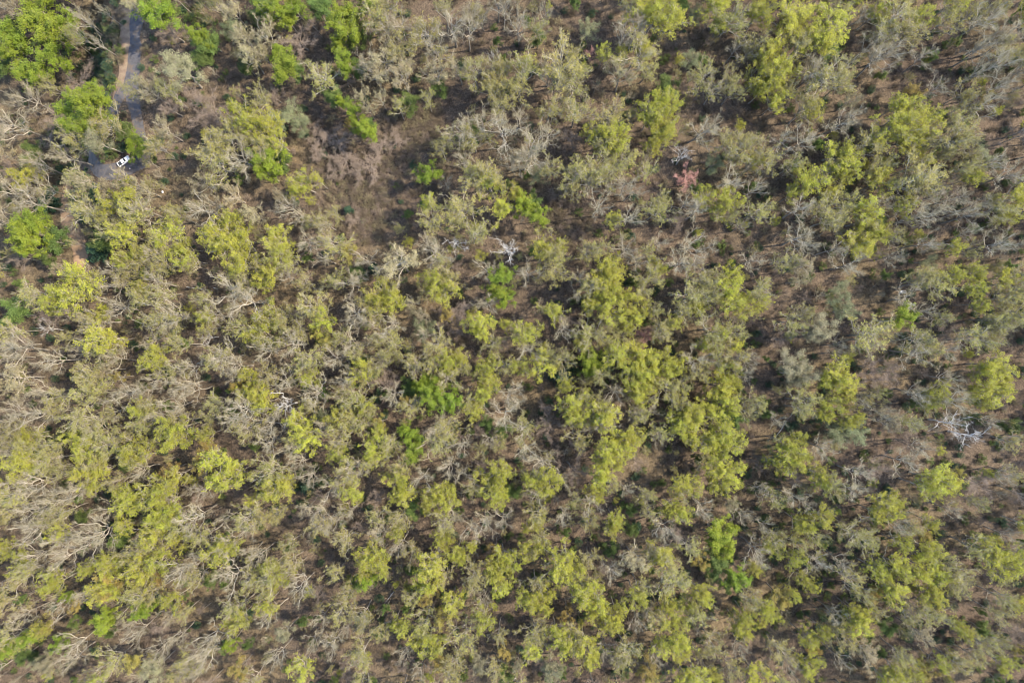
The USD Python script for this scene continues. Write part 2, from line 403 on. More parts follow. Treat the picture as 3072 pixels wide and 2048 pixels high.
# kind: name, label words, group, (bark, branch, twig, leaf looks), variants, what grow() is told
KINDS = {
    "Y": ("yellow_green_tree", "yellow-green leafing tree", "yellow-green leafing trees", ("grey_bark", "pale_bark", "olive_twig", "yellow_green_leaf"), 10,
          dict(leaves=4500, leaf=0.16, spread=0.26, n1=13, n2=6, n3=5, n4=3, lobes=0.7, twig_r=0.018, bunch=7, wide=1.3, up=1.4)),
    "O": ("dull_olive_tree", "dull olive budding tree", "dull olive budding trees", ("grey_bark", "pale_bark", "olive_twig", "dull_olive_leaf"), 10,
          dict(leaves=2100, leaf=0.15, spread=0.22, n1=12, n2=6, n3=5, n4=4, lobes=0.7, twig_r=0.019, wig=0.05, bunch=6, wide=1.3, up=1.4)),
    "G": ("lime_green_tree", "bright lime-green leafy tree", "bright lime-green leafy trees", ("grey_bark", "grey_bark", "olive_twig", "lime_leaf"), 5,
          dict(leaves=7200, leaf=0.18, spread=0.34, bunch=9, n1=13, n2=6, n3=4, n4=3, lobes=0.6, up=1.4, dome=0.66)),
    "M": ("mid_green_tree", "mid-green leafy tree", "mid-green leafy trees", ("grey_bark", "grey_bark", "olive_twig", "mid_green_leaf"), 4,
          dict(leaves=6000, leaf=0.22, spread=0.5, n1=10, n2=5, n3=4, n4=3, lobes=0.6, dome=0.62)),
    "B": ("bare_tree", "bare pale-limbed tree", "bare pale-limbed trees", ("grey_bark", "pale_bark", "grey_twig", None), 9,
          dict(n1=9, n2=7, n3=5, n4=4, wig=0.05, twig_r=0.019, twig_len=0.95, limb_r=0.45, split_limbs=True, rise=0.5)),
    "P": ("tan_budding_tree", "tan budding tree", "tan budding trees", ("grey_bark", "pale_bark", "grey_twig", "tan_bud"), 5,
          dict(leaves=2600, leaf=0.15, spread=0.22, n1=12, n2=6, n3=5, n4=4, lobes=1.0, twig_r=0.017)),
    "S": ("grey_green_tree", "grey-green hazy tree", "grey-green hazy trees", ("grey_bark", "grey_bark", "olive_twig", "grey_green_bud"), 3,
          dict(leaves=5200, leaf=0.15, spread=0.45, n1=10, n2=6, n3=5, n4=4, lobes=0.3, dome=0.66)),
    "F": ("buff_tree", "buff-grey feathery tree", "buff-grey feathery trees", ("grey_bark", "pale_bark", "grey_twig", "buff_bud"), 3,
          dict(leaves=5600, leaf=0.14, spread=0.35, n1=12, n2=7, n3=5, n4=5, lobes=0.3, dome=0.66)),
    "V": ("mauve_twiggy_tree", "mauve-brown twiggy bare tree", "mauve-brown twiggy bare trees", ("grey_bark", "mauve_twig", "mauve_twig", None), 5,
          dict(n1=10, n2=7, n3=6, n4=4, wig=0.06, twig_r=0.021, twig_len=0.9, limb_r=0.35, dome=0.68)),
    "T": ("orange_tinted_tree", "orange-tinted budding tree", "orange-tinted budding trees", ("grey_bark", "grey_bark", "olive_twig", "golden_bud"), 4,
          dict(leaves=4200, leaf=0.18, spread=0.34, n2=5, n3=5, n4=4, lobes=1.2)),
    "R": ("red_budding_tree", "pinkish-red budding tree", None, ("grey_bark", "red_twig", "red_twig", "red_bud"), 2,
          dict(leaves=1500, leaf=0.14, spread=0.32, n1=11, n2=6, n3=5, n4=5, lobes=0.7, dome=0.62)),
    "D": ("dead_tree", "stark white dead tree", None, ("dead_wood", "dead_wood", "white_twig", None), 4,
          dict(n1=9, n2=5, n3=3, n4=2, wig=0.085, twig_r=0.024, twig_len=0.9, limb_r=0.55, split_limbs=True, r0=0.34, fwd2=1.0, rnd2=0.75, rise=0.45)),
    "E": ("evergreen_tree", "dark evergreen tree", None, ("grey_bark", "grey_bark", "olive_twig", "evergreen_leaf"), 2, None),
}
BASE_H = {k: 24.0 for k in KINDS} | {"E": 9.0}
BASE_R = {k: 6.0 for k in KINDS} | {"E": 3.0}

stage.CreateClassPrim("/World/tree_kinds")
PROTOS = {}
for ci, (code, (name, words, group, looks, variants, spec)) in enumerate(KINDS.items()):
    for vi in range(variants):
        t = grow(1000 * ci + vi + 7, **spec) if spec else grow_conifer(1000 * ci + vi)
        root = f"/World/tree_kinds/{name}_{vi}"
        UsdGeom.Xform.Define(stage, root)
        obj("trunk", t["trunk"], looks[0], root, smooth=True)
        if "limb" in t:
            for m in t["limb"]:
                obj("limb", m, looks[1], root, smooth=True)
        else:
            obj("branches", t["branches"], looks[1], root)
        if "twigs" in t:
            tag(obj("twigs", t["twigs"], looks[2], root), kind="stuff")
        if "foliage" in t:
            tag(obj("foliage", t["foliage"], looks[3], root), kind="stuff")
        PROTOS.setdefault(code, []).append(root)

# crowns seen in the photograph: (tile column, tile row) -> kind, x, y, radius; tile pixels are 1/2.2956 of a photo pixel
CROWNS = {
(0, 0): """G240,60,110 G70,240,110 G330,200,150 G450,190,90 M100,150 G220,500,110 G60,330,90 M30,450,80 G370,350,100 V480,530,140 G600,740,115 G480,790,110 G660,680,80 M430,850,80 G570,880,80 O700,870,90 M820,880,70 F660,960,95 O470,960,80 G1040,80,110 M1130,90,80 B560,120,45 B650,270,45 B110,40,80 B700,60,40 V1170,200,90 G1350,250,70 M1440,270,90 M1400,380,70 P1580,60,80 P1700,380,90 P1690,260,70 S1590,190 P1660,250 M1700,460 F1210,460,135 P1020,620,80 O900,610 O1150,640,80 V1170,740,80 V1340,720,110 V1480,750,100 V1560,850,90 V1400,860,90 P1110,880,80 G930,1000,88 O1060,1010,70 Y1650,790,100 Y1720,850,90 O1560,950,110 O1430,1020,90 B1660,1080,120 O1480,1130,100 O1700,940,80 B80,850,150 V350,900,110 B180,680,100 M220,1040,70 B420,1050,90 M200,1130 B240,1140,100 V80,1150,90 E300,1380,80 B200,1380,120 B60,1320,100 B280,1280,90 G190,1530,110 O520,1210 P560,1250,100 P830,1240,90 P950,1290,80 Y850,1380,110 P760,1300,80 O580,1420,100 O720,1470,80 O900,1480,100 B960,1440,100 B1350,1450,110 P1580,1340,80 P1370,1280,70 P1720,1460,80 B1470,1400 O1200,1480,70 Y1600,1540,80""",
(1, 0): """M30,60,90 G120,60,90 G200,110 G290,50,80 M420,50,90 G600,100,90 G610,220,110 M700,260,70 G570,310 G600,420,80 M660,450 G770,30,70 O850,80,100 O900,60,80 B990,180,90 B880,170,90 V300,260,100 V400,170,70 P50,230,100 P30,360,70 G190,440,100 G160,360 M260,470 O450,500,90 V600,540 B760,420,80 P800,480,90 P920,430,110 P1000,420,90 P1000,520,80 O960,320,90 O1200,220,110 B1250,360,100 P1240,500,90 B1350,160,110 B1480,60,100 O1560,100 B1450,200,90 P1400,470,80 O1510,490,70 O1600,480 D1640,400,62 O1650,560,90 O1700,500,70 O1590,600,70 M1270,610 M510,680,70 G650,740 G590,700,40 P720,650 P760,730 P860,680 M1060,720,70 O980,740 O1180,680 S230,790,80 S290,870 S140,850 O30,680,70 V110,640 Y50,880,90 Y140,960,80 O50,990,80 G760,890,70 G700,870,50 M800,870,50 T640,850,30 V440,960,90 V560,960,90 V420,1050,80 V600,1100,90 V520,1180 V850,1000,80 V800,1150,90 V700,1180,80 V950,970,70 G1190,1190,72 B1310,1260,80 G80,1100,100 M170,1100,80 G60,1180,70 Y330,1260,85 Y270,1320,50 Y420,1240,50 Y370,1370,35 B210,1420,110 P160,1350,70 B290,1500,80 E620,1440,35 V660,1500 O540,1480 O470,1530,70 O400,1520,70 Y1190,1390,55 O1200,1510,80 O1430,1440,100 O1360,1480,70 O1600,1230,100 Y1630,1300,70 O1500,1200,70 O1540,1160 B1450,1100,80 Y1710,1420,70 B1690,890,150 B1400,900,110 O1500,960,90 O1300,930,80 O1280,1020,70 B1560,830,100 O1650,720,80 B1750,1100,70 E1490,960,40""",
(2, 0): """B50,160,90 O160,200 S530,200 M180,270,50 B220,60 Y1000,60,110 Y930,90,90 Y1080,130,90 M1150,30 O830,40,70 S1280,90 Y1450,60,100 O1500,130,100 Y1440,160 Y1720,50,80 Y1700,110 B860,200,110 B770,260,90 O860,350,110 Y750,370,40 Y930,350,50 P760,520,90 O930,470 R540,360,40 Y630,370,45 O430,380,70 O330,450,120 O400,560,110 B260,470,80 B300,590,70 O80,500,90 O50,580,80 Y90,440,50 M1080,620,75 Y1010,690 Y1100,700,70 Y1050,830,90 Y950,800,80 Y1010,930,80 Y1080,900 Y1010,990 B1300,880,100 B1390,870,70 O1350,530,90 O1470,550,70 B1400,620,80 Y1720,620 Y1700,520,70 Y1740,420 O1530,620 S1250,400 V1550,450,50 B1550,330,70 O1640,380 O1680,290,70 V1200,590,40 B180,1000,140 B90,1080,110 B250,930,90 B20,830,80 O250,760,80 O440,770,80 O690,790,90 B650,780 Y640,930,80 Y730,960,80 O620,1000,80 O760,1060,80 O720,1130,80 Y540,900,50 O560,1180,100 O450,1200,90 O650,1210,70 O430,1310 B540,1270,90 B680,1300,70 D1190,1070,75 R1210,1240,78 P930,1070,40 O950,1190 B800,1280,90 B820,1320,70 B600,1430,100 S1390,1130 B1540,1200,100 O1560,1000,100 O1490,960,80 O1640,1010,80 Y1680,1100,50 B1640,1160 G80,1420,70 Y20,1330,50 G150,1480,70 M130,1380 B1210,1390,90 B1280,1450,90 Y1370,1360 Y1440,1420 Y1520,1370,70 O1490,1470,70 M1270,1290,40 Y690,1510,50 B820,1500,90 O990,1460,80 O1010,1380 V320,1330,70 B60,1140,70 V400,920 O260,1160 S180,1200 B1680,1300,70 O1700,1450,70 V1150,1530,70 B1600,1550""",
(3, 0): """Y200,100,100 Y160,190,80 Y260,70 Y430,150,110 Y400,260,90 M430,340,70 Y270,280,90 O210,330,80 Y40,380,80 Y70,470,90 Y30,540,80 Y130,490 Y60,700 O130,620 Y1060,100 O880,120,110 O960,220,100 O820,220,80 B620,100,70 B780,400,120 B850,320,100 B720,300,90 O410,500,110 O500,490,90 B300,500,100 O530,560 P290,460 B1490,130,110 O1450,80,70 O1600,60,70 O1270,110,80 B1090,390,70 B1690,240,110 B1560,250,100 B1480,330,90 B1470,480,70 B1600,420,100 O1650,350,80 P590,680 T1020,630 Y910,720 O260,760,80 Y310,750 B510,830,100 B590,770 Y950,780,80 Y1080,780,80 Y860,870,90 Y960,890,90 Y1110,900,80 O1090,980,70 Y940,950 O700,980,90 Y740,950 O1300,840,70 O1350,900,80 O1260,960,90 O1360,1000,80 O1220,1060,50 B1280,980,70 Y500,1030,70 Y480,1110,90 Y560,1150,70 Y530,1230 O440,1170 Y260,1230 Y340,1270,80 Y440,1310,50 Y170,1340,50 Y1000,1020,70 Y1040,1070,40 Y1095,1115,32 O1000,1140,70 Y780,1250,80 O730,1150 O820,1120,50 O1030,1200,100 O1110,1230,80 O930,1290,80 O1060,1310,70 Y950,1400 O1340,1160 Y1420,1210 O1400,1150 B1540,1120,90 B1690,1190,90 S1480,1100,70 B250,950,100 B120,960,90 O30,1120,80 O180,1130 V1240,1290,100 B1330,1350,90 B1150,1370,80 Y1720,1360,80 O1600,1430,80 Y1660,1500,50 O1560,1390,50 Y680,1440,80 Y670,1510,70 M770,1520 B240,1440,100 O400,1420,90 O530,1370,70 O430,1510,90 B810,1400,70 B950,1500,70 B1080,1480,100 B1200,1450,80 B1400,1480,90 B1500,1400,80 T1500,660,50 O1390,620 O1370,720 B1540,700,100 B1620,560,90 B1180,580,80""",
(0, 1): """G150,80,100 G230,50,90 M380,90,80 G170,140 M310,170,50 E640,160,85 M680,120,70 O780,60,80 Y850,50,80 Y930,170 O960,220,70 Y860,220 O1130,130,90 Y1160,60,90 Y1260,120 O1110,240,80 B1070,200,70 V160,210,80 P400,290,45 Y540,370,120 Y450,400,80 O620,380,70 Y400,480,80 Y350,520,50 O560,470,80 B770,370,90 B760,280,70 O210,430,75 M110,590,100 V330,600,90 B470,600,70 D300,700,55 O830,350,40 Y960,400,50 O960,470 O1000,500 B1080,380,90 O1110,440 B780,550,90 Y700,570,50 O880,290 B640,640,90 O590,650 O1130,590,110 B1180,620,100 Y1400,620 O1390,490 B1560,430,120 B1680,500,130 O1650,400 Y1560,80,110 Y1480,110,70 Y1680,60,80 Y1700,260,90 O1640,290 O1310,260,50 Y1290,210 Y700,780,90 Y780,760 O450,770,50 O680,830,70 B560,830,80 B90,850,130 V150,800,80 B350,920,100 O60,700,70 V20,830,80 P100,1040,95 P60,1100 B280,1130,90 P770,920,70 P720,980,50 Y1040,920,70 Y1090,850,50 O610,1030,80 O680,1060 T800,1030,40 O560,1000 B1060,1030,90 O1180,980 B1300,950,80 B1250,1070,100 B860,1150,110 B960,1120,80 O600,1160,80 O650,1130 O400,1180 B1320,1110,80 B80,1300,110 B270,1290,100 O380,1260 O580,1330,100 O640,1400,80 Y520,1440 Y170,1430 O60,1430,70 B640,1340,100 O760,1250,70 Y980,1260,70 O1040,1230 B1180,1220,100 B1110,1310,90 Y1200,1380,90 Y1170,1440,80 O1250,1340 O1000,1350,70 Y930,1530,80 O1430,1330 Y1420,1420,50 O1500,1190 T1650,1090,40 Y1700,1040 Y1720,1130 O1480,900,80 B1560,880,100 B1620,960,90 B1700,1280,130 B1640,1330,90 M1600,1290 O1700,1380,80 Y1740,740 O1650,680,80 B1480,600,80 D1410,750,50 O1250,800 V1130,780,50 B1010,770,80 O1440,680 O820,1450 O350,1480,70 M400,1480 O200,1530,80 B60,1540,70 O720,1500,90 Y600,1540,80 T1400,1530""",
(1, 1): """Y130,90,80 Y190,170,70 O90,190,70 O200,220,70 B350,80,90 B490,60,90 O530,130,80 B470,210,80 T640,160 B760,210,80 Y90,340 Y60,380 O40,250,50 O330,370 B220,340 O540,360 B640,380,90 M700,310 B720,340,70 P990,260,130 P940,200,70 B1240,180,110 B1160,90,70 D1370,90,80 O1260,260 E800,280,40 O1480,60,80 D1740,150,100 B1580,290,90 G1690,330,80 G1670,430,80 G1720,480 B1600,520,80 Y900,450,90 Y960,510,70 Y850,500,70 O740,520 Y1230,370,80 Y1270,440,80 O1330,330,70 O1200,430 P1090,510,45 P1070,570,45 P1150,590,50 Y440,620,70 O380,540,80 O460,540 V300,570 Y80,620,80 O200,590 O290,700,70 O140,680 T460,780,70 B240,800,110 O50,750,70 B60,850,90 O350,900,80 O280,950,70 Y340,1000 B660,620,100 B720,640,80 O850,600,70 B940,680,80 B860,720,90 O820,800 O940,820,80 O900,860 V1320,650,80 T1300,600,50 V1400,700 S1150,700,70 B1170,740 V1400,560,90 Y1560,680,80 Y1510,700,50 Y1720,670,40 O1620,800 V1700,790 O1250,790,70 B1270,800 B660,800,90 O600,770,70 B560,890,90 O680,880 Y710,980,70 O750,1010,70 B640,1040,90 B590,1080,70 O820,960 B850,920 O1100,920,80 B1080,960,70 Y1300,910,70 Y1380,900,70 O1430,960 O1250,960 O1330,1040,70 Y1600,960,70 Y1620,1050,70 Y1590,1130 O1560,1000,50 O1700,930 B1730,1130,90 B1720,1280,110 V1480,1100 G1230,1100,80 G1180,1060,50 G1330,1170,80 G1220,1190,80 M1080,1120,70 G1110,1080,45 T1030,1190,40 O1060,1230,70 B950,1150,80 V880,1110,90 O700,1200,80 O620,1150,70 Y750,1210,50 B400,1120,110 B200,1060,90 O60,1010,70 Y40,1120,70 Y40,1200,70 D190,1230,110 B150,1280 O370,1240 Y540,1300 O620,1320,70 O720,1330,80 Y700,1270,50 O770,1260,50 T860,1340,45 Y850,1380,40 Y300,1360,80 Y330,1430,80 T280,1330,50 O230,1430 B100,1380,100 B60,1480,90 B230,1530,80 B470,1370,80 S460,1300,50 O600,1400,80 O550,1500,70 Y560,1540 B580,1450,70 G1060,1430,75 G1090,1510,80 G1030,1390,50 B1260,1380,100 O1320,1340,90 O1230,1470,80 B1400,1500,80 V1420,1440,50 Y850,1500,70 O930,1480,70 Y800,1540 V1530,1390 B1600,1460 M1600,1350,50 Y1500,1280 O1450,1200 O1550,1530,50 O1680,1480,50 M1700,1400""",
(2, 1): """Y200,140,70 O270,180,80 Y330,110,50 O300,270,70 O330,220 B120,340,90 O600,140,55 O530,180 B510,150,50 Y680,250,80 Y620,310,80 Y720,350 O550,400,80 Y640,430,80 Y750,460,50 Y790,530,70 Y520,540 Y600,500,70 Y690,600,80 Y810,610 Y780,670,50 O660,670 B800,150,90 O930,180 B850,230 Y1010,290,45 B1010,100 B1150,240,90 B1240,130,100 B1260,210,70 B1350,130 O1300,330,70 O1370,360,70 O940,350,80 O900,420 Y910,560,50 O980,560,50 O1220,480,100 O1330,430,80 O1160,570 Y1290,560 O1380,500 Y1490,400,80 Y1530,330 Y1520,490,70 Y1590,560 Y1600,490,50 B1650,220,80 O1700,420,80 Y1720,500,50 Y290,590 V410,620,55 B340,720,80 Y80,750,80 O40,720,50 B100,850,90 Y200,920,80 O230,870 B470,350 B450,460 Y40,940 R940,740,62 O540,740,90 Y480,780,50 O620,750 O740,740 O1060,680,70 O1040,740 Y1120,640,50 O1380,700,80 Y1430,720,50 O1530,730 Y1300,800,50 O1420,800 Y1540,800,50 D485,850,38 V580,830,40 G550,900,70 G520,980 M620,960,80 Y810,850,80 Y720,890,80 Y900,890,80 Y1050,880,80 Y1080,960,70 Y940,960,70 Y880,1040,80 Y820,1020,70 Y960,1080 Y840,1150,70 Y900,1130 Y1110,920 O1180,1060 O640,1000 O350,920,70 E340,1010,85 Y380,1080,50 B700,1120,80 B1260,930,90 O1370,900,70 O1450,880 O1520,900,80 O1300,1000 Y1460,1000,70 Y1420,1090,80 Y1510,1080 Y1380,1180,70 Y1450,1230,80 O1550,1190 B1560,1010,70 B1650,920,70 B40,1110,70 B50,1220 Y420,1190,80 Y440,1270 Y630,1240,90 Y580,1290,70 O500,1190 O610,1200 O1050,1140,80 O1140,1180 Y1200,1260,90 Y1260,1330,80 Y1120,1330,70 Y1170,1390 O860,1300,70 B850,1290 B950,1290 M1460,1290 M1560,1300 O1620,1270 O450,1330 O460,1440,70 B640,1370,80 V280,1380,80 O60,1400,80 Y860,1420 Y830,1490 Y750,1500,80 Y640,1510,70 O1010,1420 B1000,1450 Y1450,1420,80 Y1520,1480,80 Y1390,1480,70 Y1300,1490,80 Y1420,1540,70 B80,1520,90 V470,1530 O1700,1200 V230,1250""",
(3, 1): """B230,70,110 B290,120,80 O120,220 B460,150,70 Y620,100,80 Y740,80,70 Y800,40 O700,20,70 Y640,150,50 O860,60 B900,190,70 B590,250,90 V760,150 Y1290,130,50 B1100,100,80 O1410,160,50 B1600,110,110 B1420,50 S1110,220,50 P230,280,80 P220,360 O190,240,50 S500,430 S540,570,70 S470,510,50 F390,680,105 F340,750,70 O180,640,70 O250,600 F200,930,110 F240,1010,100 F160,1000 O1100,350 O1060,390,70 Y1270,340 O1200,380,80 B990,490,100 G950,610,78 Y1420,320 Y1430,400 Y1460,520,55 Y1660,330 O1720,380,80 O1680,440,70 O1620,480 O1600,620,70 O1700,620,80 B1620,680,80 O1200,630,50 B1100,550,70 B490,810 B480,870 O720,740,110 B680,780,80 O800,720,50 B870,750,50 B1030,850,100 O1040,780,80 O1150,850 B1250,860,80 Y1580,950,80 Y1620,1010,50 Y1500,1000 Y1540,1140,90 Y1440,1120 Y1480,1220,50 Y1600,1140 O1440,770,80 O1550,780,70 Y500,1010,80 Y540,1100 Y450,1050 Y400,1040,50 Y540,1170,50 Y430,1220 Y390,1280,50 Y590,1300 Y550,1330,50 O250,1200,80 O230,1250 S470,1420,70 S600,1420,70 S540,1390 O700,1160,50 B660,1190 P830,1330,80 B820,1270 O780,1140,40 Y1150,1130 O1100,1200 Y1130,1210,45 B1050,1130,90 B1260,1030,90 B1280,1210,110 D1280,1350,90 D1430,1440,100 O1000,1350 V990,1480,80 B1050,1500,80 Y170,1490,80 Y210,1450,50 O90,1470,50 B400,1520,80 B100,1330 M1680,1380 O1690,1460 B1530,1320 O1540,700 Y1590,640,40 V1240,740,70 V700,960,80 V880,920 V120,770,70 V840,1000,80 V640,1040 V780,1060,80""",
(0, 2): """Y150,60,90 Y220,100 O340,40,80 O400,120,70 Y690,90 Y580,150 O620,60,80 Y650,190,50 O880,40,70 Y920,30 B940,120,80 T1170,100 Y1200,130 Y1080,200,80 Y1060,270,80 Y830,280 O800,180,50 T1370,60 Y1500,90,100 Y1600,130,80 Y1540,180 B1400,240,80 V1370,290 B200,200,110 B60,190,80 O80,280,80 B470,260,90 B560,240,80 B200,370,100 O80,370 B360,340,90 O430,390,70 M560,430,50 Y890,350,80 Y940,330,50 Y1100,340,100 Y1110,430,90 Y1180,400 B1130,330,80 Y870,480,50 B720,380,70 B1320,430,110 O1260,500,80 Y1230,590 B220,520,110 Y410,530,55 O300,440,70 B660,540,120 B600,620,110 B360,610,100 M840,570,70 Y1060,560,80 O1130,600 B1010,530,70 O980,630,70 B940,660,70 O1400,560,70 Y1480,680,80 Y1550,650,70 B1560,600,90 O1700,440,80 B1720,520,80 Y1730,300,40 B1560,430 B200,700,90 Y130,740,70 O180,800 O100,880,70 Y350,820 Y370,890 B420,700,100 Y740,700 Y760,770,70 T740,890,100 Y680,930,70 Y800,920 Y580,790,50 Y950,770,80 Y1100,720,80 Y1000,830 T1080,830,50 O900,690,70 B1250,800,110 B1330,750,80 O1330,850 M1440,850,50 B1600,830,110 B1700,680,80 O1700,860,70 G460,980,35 B400,1040,80 T510,1030,35 B560,950,70 G710,1140,78 G760,1100,45 M500,1140,40 G990,1090,70 O930,1010,80 O1030,960,70 Y1180,1000 O1270,1080,50 V1100,1160,90 B1130,1120 O1640,1060,80 Y1640,1120 Y1580,1170,50 G1580,1290,45 T310,1180 Y280,1210,50 O80,1250,80 G180,1270 G60,1340,80 M170,1370 G400,1310,55 B490,1310,90 F320,1460,70 F250,1430,50 O760,1420,75 B460,1420,80 B850,1180,70 B930,1210,80 B1200,1260,70 B1420,1260,100 B1400,1380,100 O1300,1400,70 F1060,1470,90 O1220,1530 B1300,1500,80 T1650,1470 T900,1440,70 V730,1010,80 B1100,1330,80 B140,1120,80 O40,1030""",
(1, 2): """O100,130,90 Y150,210,80 Y80,250 Y210,190,50 B300,60,80 B350,130,80 O650,80,80 O620,190,70 Y640,260 B720,110,70 B520,200,90 V480,280,80 Y990,170,70 Y1010,250,70 Y960,290,40 O1000,80 Y1230,280,70 Y1280,220 B1150,150,80 Y1350,310,70 Y1190,360,50 Y1650,150,90 Y1640,250,80 Y1690,300,50 Y1700,110,50 M1740,240,50 B1330,60,80 B1400,140,70 O1490,210 V1560,80 O850,60,70 E350,220,70 B400,380,90 B330,370 O60,420,70 O150,400 B470,480,90 O420,480,70 B560,470 O840,420 V700,480,40 B640,400,70 V850,330,70 B850,560,90 M1080,380 O990,440 Y980,540,50 O1300,450,70 B1320,400,80 B1470,510,80 B1560,460,90 B1700,440,80 Y1280,560,50 Y1310,600,40 B1000,610,80 O1070,670 O600,580,70 Y770,690,80 Y850,700,70 Y750,780 G780,860,55 M680,870,50 Y870,820,40 D1240,670,62 Y1390,660,50 Y1400,710,50 Y1480,620,40 Y1200,780,80 Y1180,860,70 Y1240,850,70 Y1110,890,40 O1310,840 M1060,790,40 O1480,830,70 O1520,890 Y1690,690,70 Y1680,790,70 Y1640,840 Y1670,930 T1650,640,50 O100,850,90 Y110,770 Y190,850,50 O240,740 O230,620 B30,680,70 O40,930 B300,920,100 V420,960 O550,820 O640,940 O570,1060,70 O730,1110,70 S730,1140,50 Y50,1050 B110,1110,80 B440,1140 F200,1230,70 B150,1390,80 Y310,1450,70 O850,1210 M840,1230,40 Y1010,1190,50 Y1100,1260 Y1180,1290,70 Y1250,1290,50 O1160,1150,70 Y950,1160,40 T1190,980 Y1350,1000,70 O1070,990 T1280,1130 O1430,1230,90 Y1580,1150,70 O1530,1100 B1590,1000,70 O1680,1230,50 O720,1400,80 B520,1330,90 B1030,1380,70 V1000,1450 T1260,1430 O1370,1430,80 O1330,1500 V620,1490 T1700,1350,50 O1640,1480 F1540,1430 M1700,1500 B1130,1480 B360,1290 B640,1200""",
(2, 2): """Y640,40,70 Y610,70,50 Y730,40,50 V860,40 V400,80,90 B330,150,70 Y170,160,70 Y260,190,80 Y230,240 B200,60,100 B180,290,70 M20,250,50 Y600,180 Y560,240,50 Y600,290,40 O680,200,50 B780,240,50 Y1160,170 Y1250,230 O1190,270,50 Y1400,60,80 Y1500,120,80 Y1450,180 O1340,30 O930,260 B540,340,80 O450,310 M820,370,45 Y1100,350 Y1190,400 Y1070,380,40 O960,400,50 B1320,360,80 B1560,400,70 P1520,330 O170,420 Y180,460,50 O540,440 Y700,430,50 Y690,520 B360,440,70 B1060,500,100 V1100,560,90 M840,510,50 E860,500,40 G1440,560,95 G1480,640,70 G1390,580 M1400,700,80 M1370,800 G1540,850,70 M1480,900,50 G1500,500,50 T1290,720,50 O1230,640 Y1030,660,70 O960,640,50 P850,730,100 O1040,760,90 V640,760 B690,820,80 M690,640,50 Y380,680,70 Y330,760,80 Y420,820,80 O470,860 O540,710 O200,600 Y210,620,50 Y120,660 Y20,740,50 Y90,970 Y170,1000,70 Y240,940,50 Y200,1030,50 O160,880,70 Y560,940,90 Y490,980 Y620,1010 Y720,1060 Y680,1140 Y640,1180 T380,1070,50 Y560,1060,50 Y860,970,70 O880,910 Y1070,1010,50 O1100,860,90 O1180,850 Y1210,1020,50 O1230,1060,50 Y1290,940 Y1320,990,50 B910,1060 B880,1140,70 Y1060,1110 Y1150,1170,55 O980,1120 O1300,1110,70 Y1040,1320 Y1130,1300,70 Y1180,1350,50 O1390,1310,70 Y300,1210 O140,1240,80 Y150,1300,70 O420,1260,80 Y400,1330,80 Y510,1300,70 Y530,1390 B650,1370,70 O780,1350,80 O730,1410 T920,1440,70 T940,1500 V1080,1440 B1010,1400 Y1290,1500,70 Y1380,1530 Y1190,1510 F280,1500,90 F50,1440,50 B140,1380 B1690,660,100 Y1690,780,50 O1640,1010,70 Y1720,1020 Y1620,1090,50 Y1560,1150 Y1600,1210,50 B1600,1330 V1700,50 B1700,240 B1740,480 Y1680,1510,80 O1510,1460""",
(3, 2): """Y40,50 Y150,40,80 Y220,30 Y340,120 Y370,210,50 O440,180 O480,250,50 B170,290,80 O40,290 V180,140 B640,130,90 B620,250,80 V760,130,100 Y820,350,70 Y890,300,50 Y760,400,50 Y860,390,50 Y1170,180,80 Y1270,160 Y1080,220,70 Y1190,250 T1290,130,40 V1470,190,92 B960,50,90 B1280,380 B1650,150 O1690,120,50 O1450,320,50 Y40,640 O60,560,70 O200,610 Y190,690 Y230,460 Y270,480,50 Y380,430 B290,350 O340,560 O620,560,80 O680,600 B900,490,80 Y1120,450,50 O1000,490,50 T1090,560 Y1100,640,80 Y1060,700 Y930,620,50 Y740,790 Y860,740,70 Y910,790 Y830,830,50 Y880,910,70 Y820,920,50 Y1030,830 Y1140,810,70 Y1220,850,50 O1300,820,80 O1330,900,70 Y1090,960 Y1170,990 O1230,760 Y1600,730,80 Y1700,700,70 Y1680,780 O1640,850 O1440,640,70 Y1530,620,50 B1680,560 B330,740,100 B520,730,70 Y240,840,50 Y310,890,40 T80,960,80 Y180,960,40 Y30,1090,50 O560,870,70 O660,970 T720,960 Y650,1090,70 Y640,1160,70 Y610,1080 O740,1060,50 M830,1190 Y1310,1170,40 Y1380,1230 O960,1090 O1070,1080,70 O1180,1080,70 P1040,1230,80 O540,1250,70 O480,1150 B470,1100,70 Y260,1260 T310,1310,50 Y390,1210,50 O90,1330,70 P700,1370,95 B510,1420 Y280,1460,70 O940,1380,70 Y920,1470,70 Y1000,1500 T1090,1490 Y820,1530 Y1200,1440,50 O1310,1440,70 O1430,1400 O1480,1300 V1720,1240,80 O1600,1280 O1600,1100 M1480,1200,50 Y1740,1020,50 T1730,1350,40 B150,1430,70 O1640,1000 Y1640,1450""",
}


rng = np.random.default_rng(20)
trees = []       # dicts: code, u, v (photo pixels), r (photo pixels)
Z = 2.2956
for (cx, cy), text in CROWNS.items():
    for token in text.split():
        a = [float(x) for x in token[1:].split(",")]
        trees.append(dict(code=token[0], u=cx * 768 + a[0] / Z, v=cy * 683 + a[1] / Z, r=(a[2] if len(a) > 2 else 60) / Z))

OPEN = [(409, 30), (408, 90), (405, 150), (398, 220), (410, 340), (416, 400), (280, 470), (316, 517), (374, 503), (428, 476), (210, 550), (196, 600), (205, 660), (230, 710), (238, 770)]
LOW = [(1286, 518, 18.0), (1339, 549, 12.0), (1504, 827, 25.0), (1504, 848, 25.0), (65, 718, 24.0), (405, 436, 9.0)]      # small trees whose height the photograph gives away
CLEARING = [(1010, 500, 175), (1100, 640, 90), (1240, 360, 90), (700, 390, 60), (1700, 660, 85), (1240, 470, 110)]


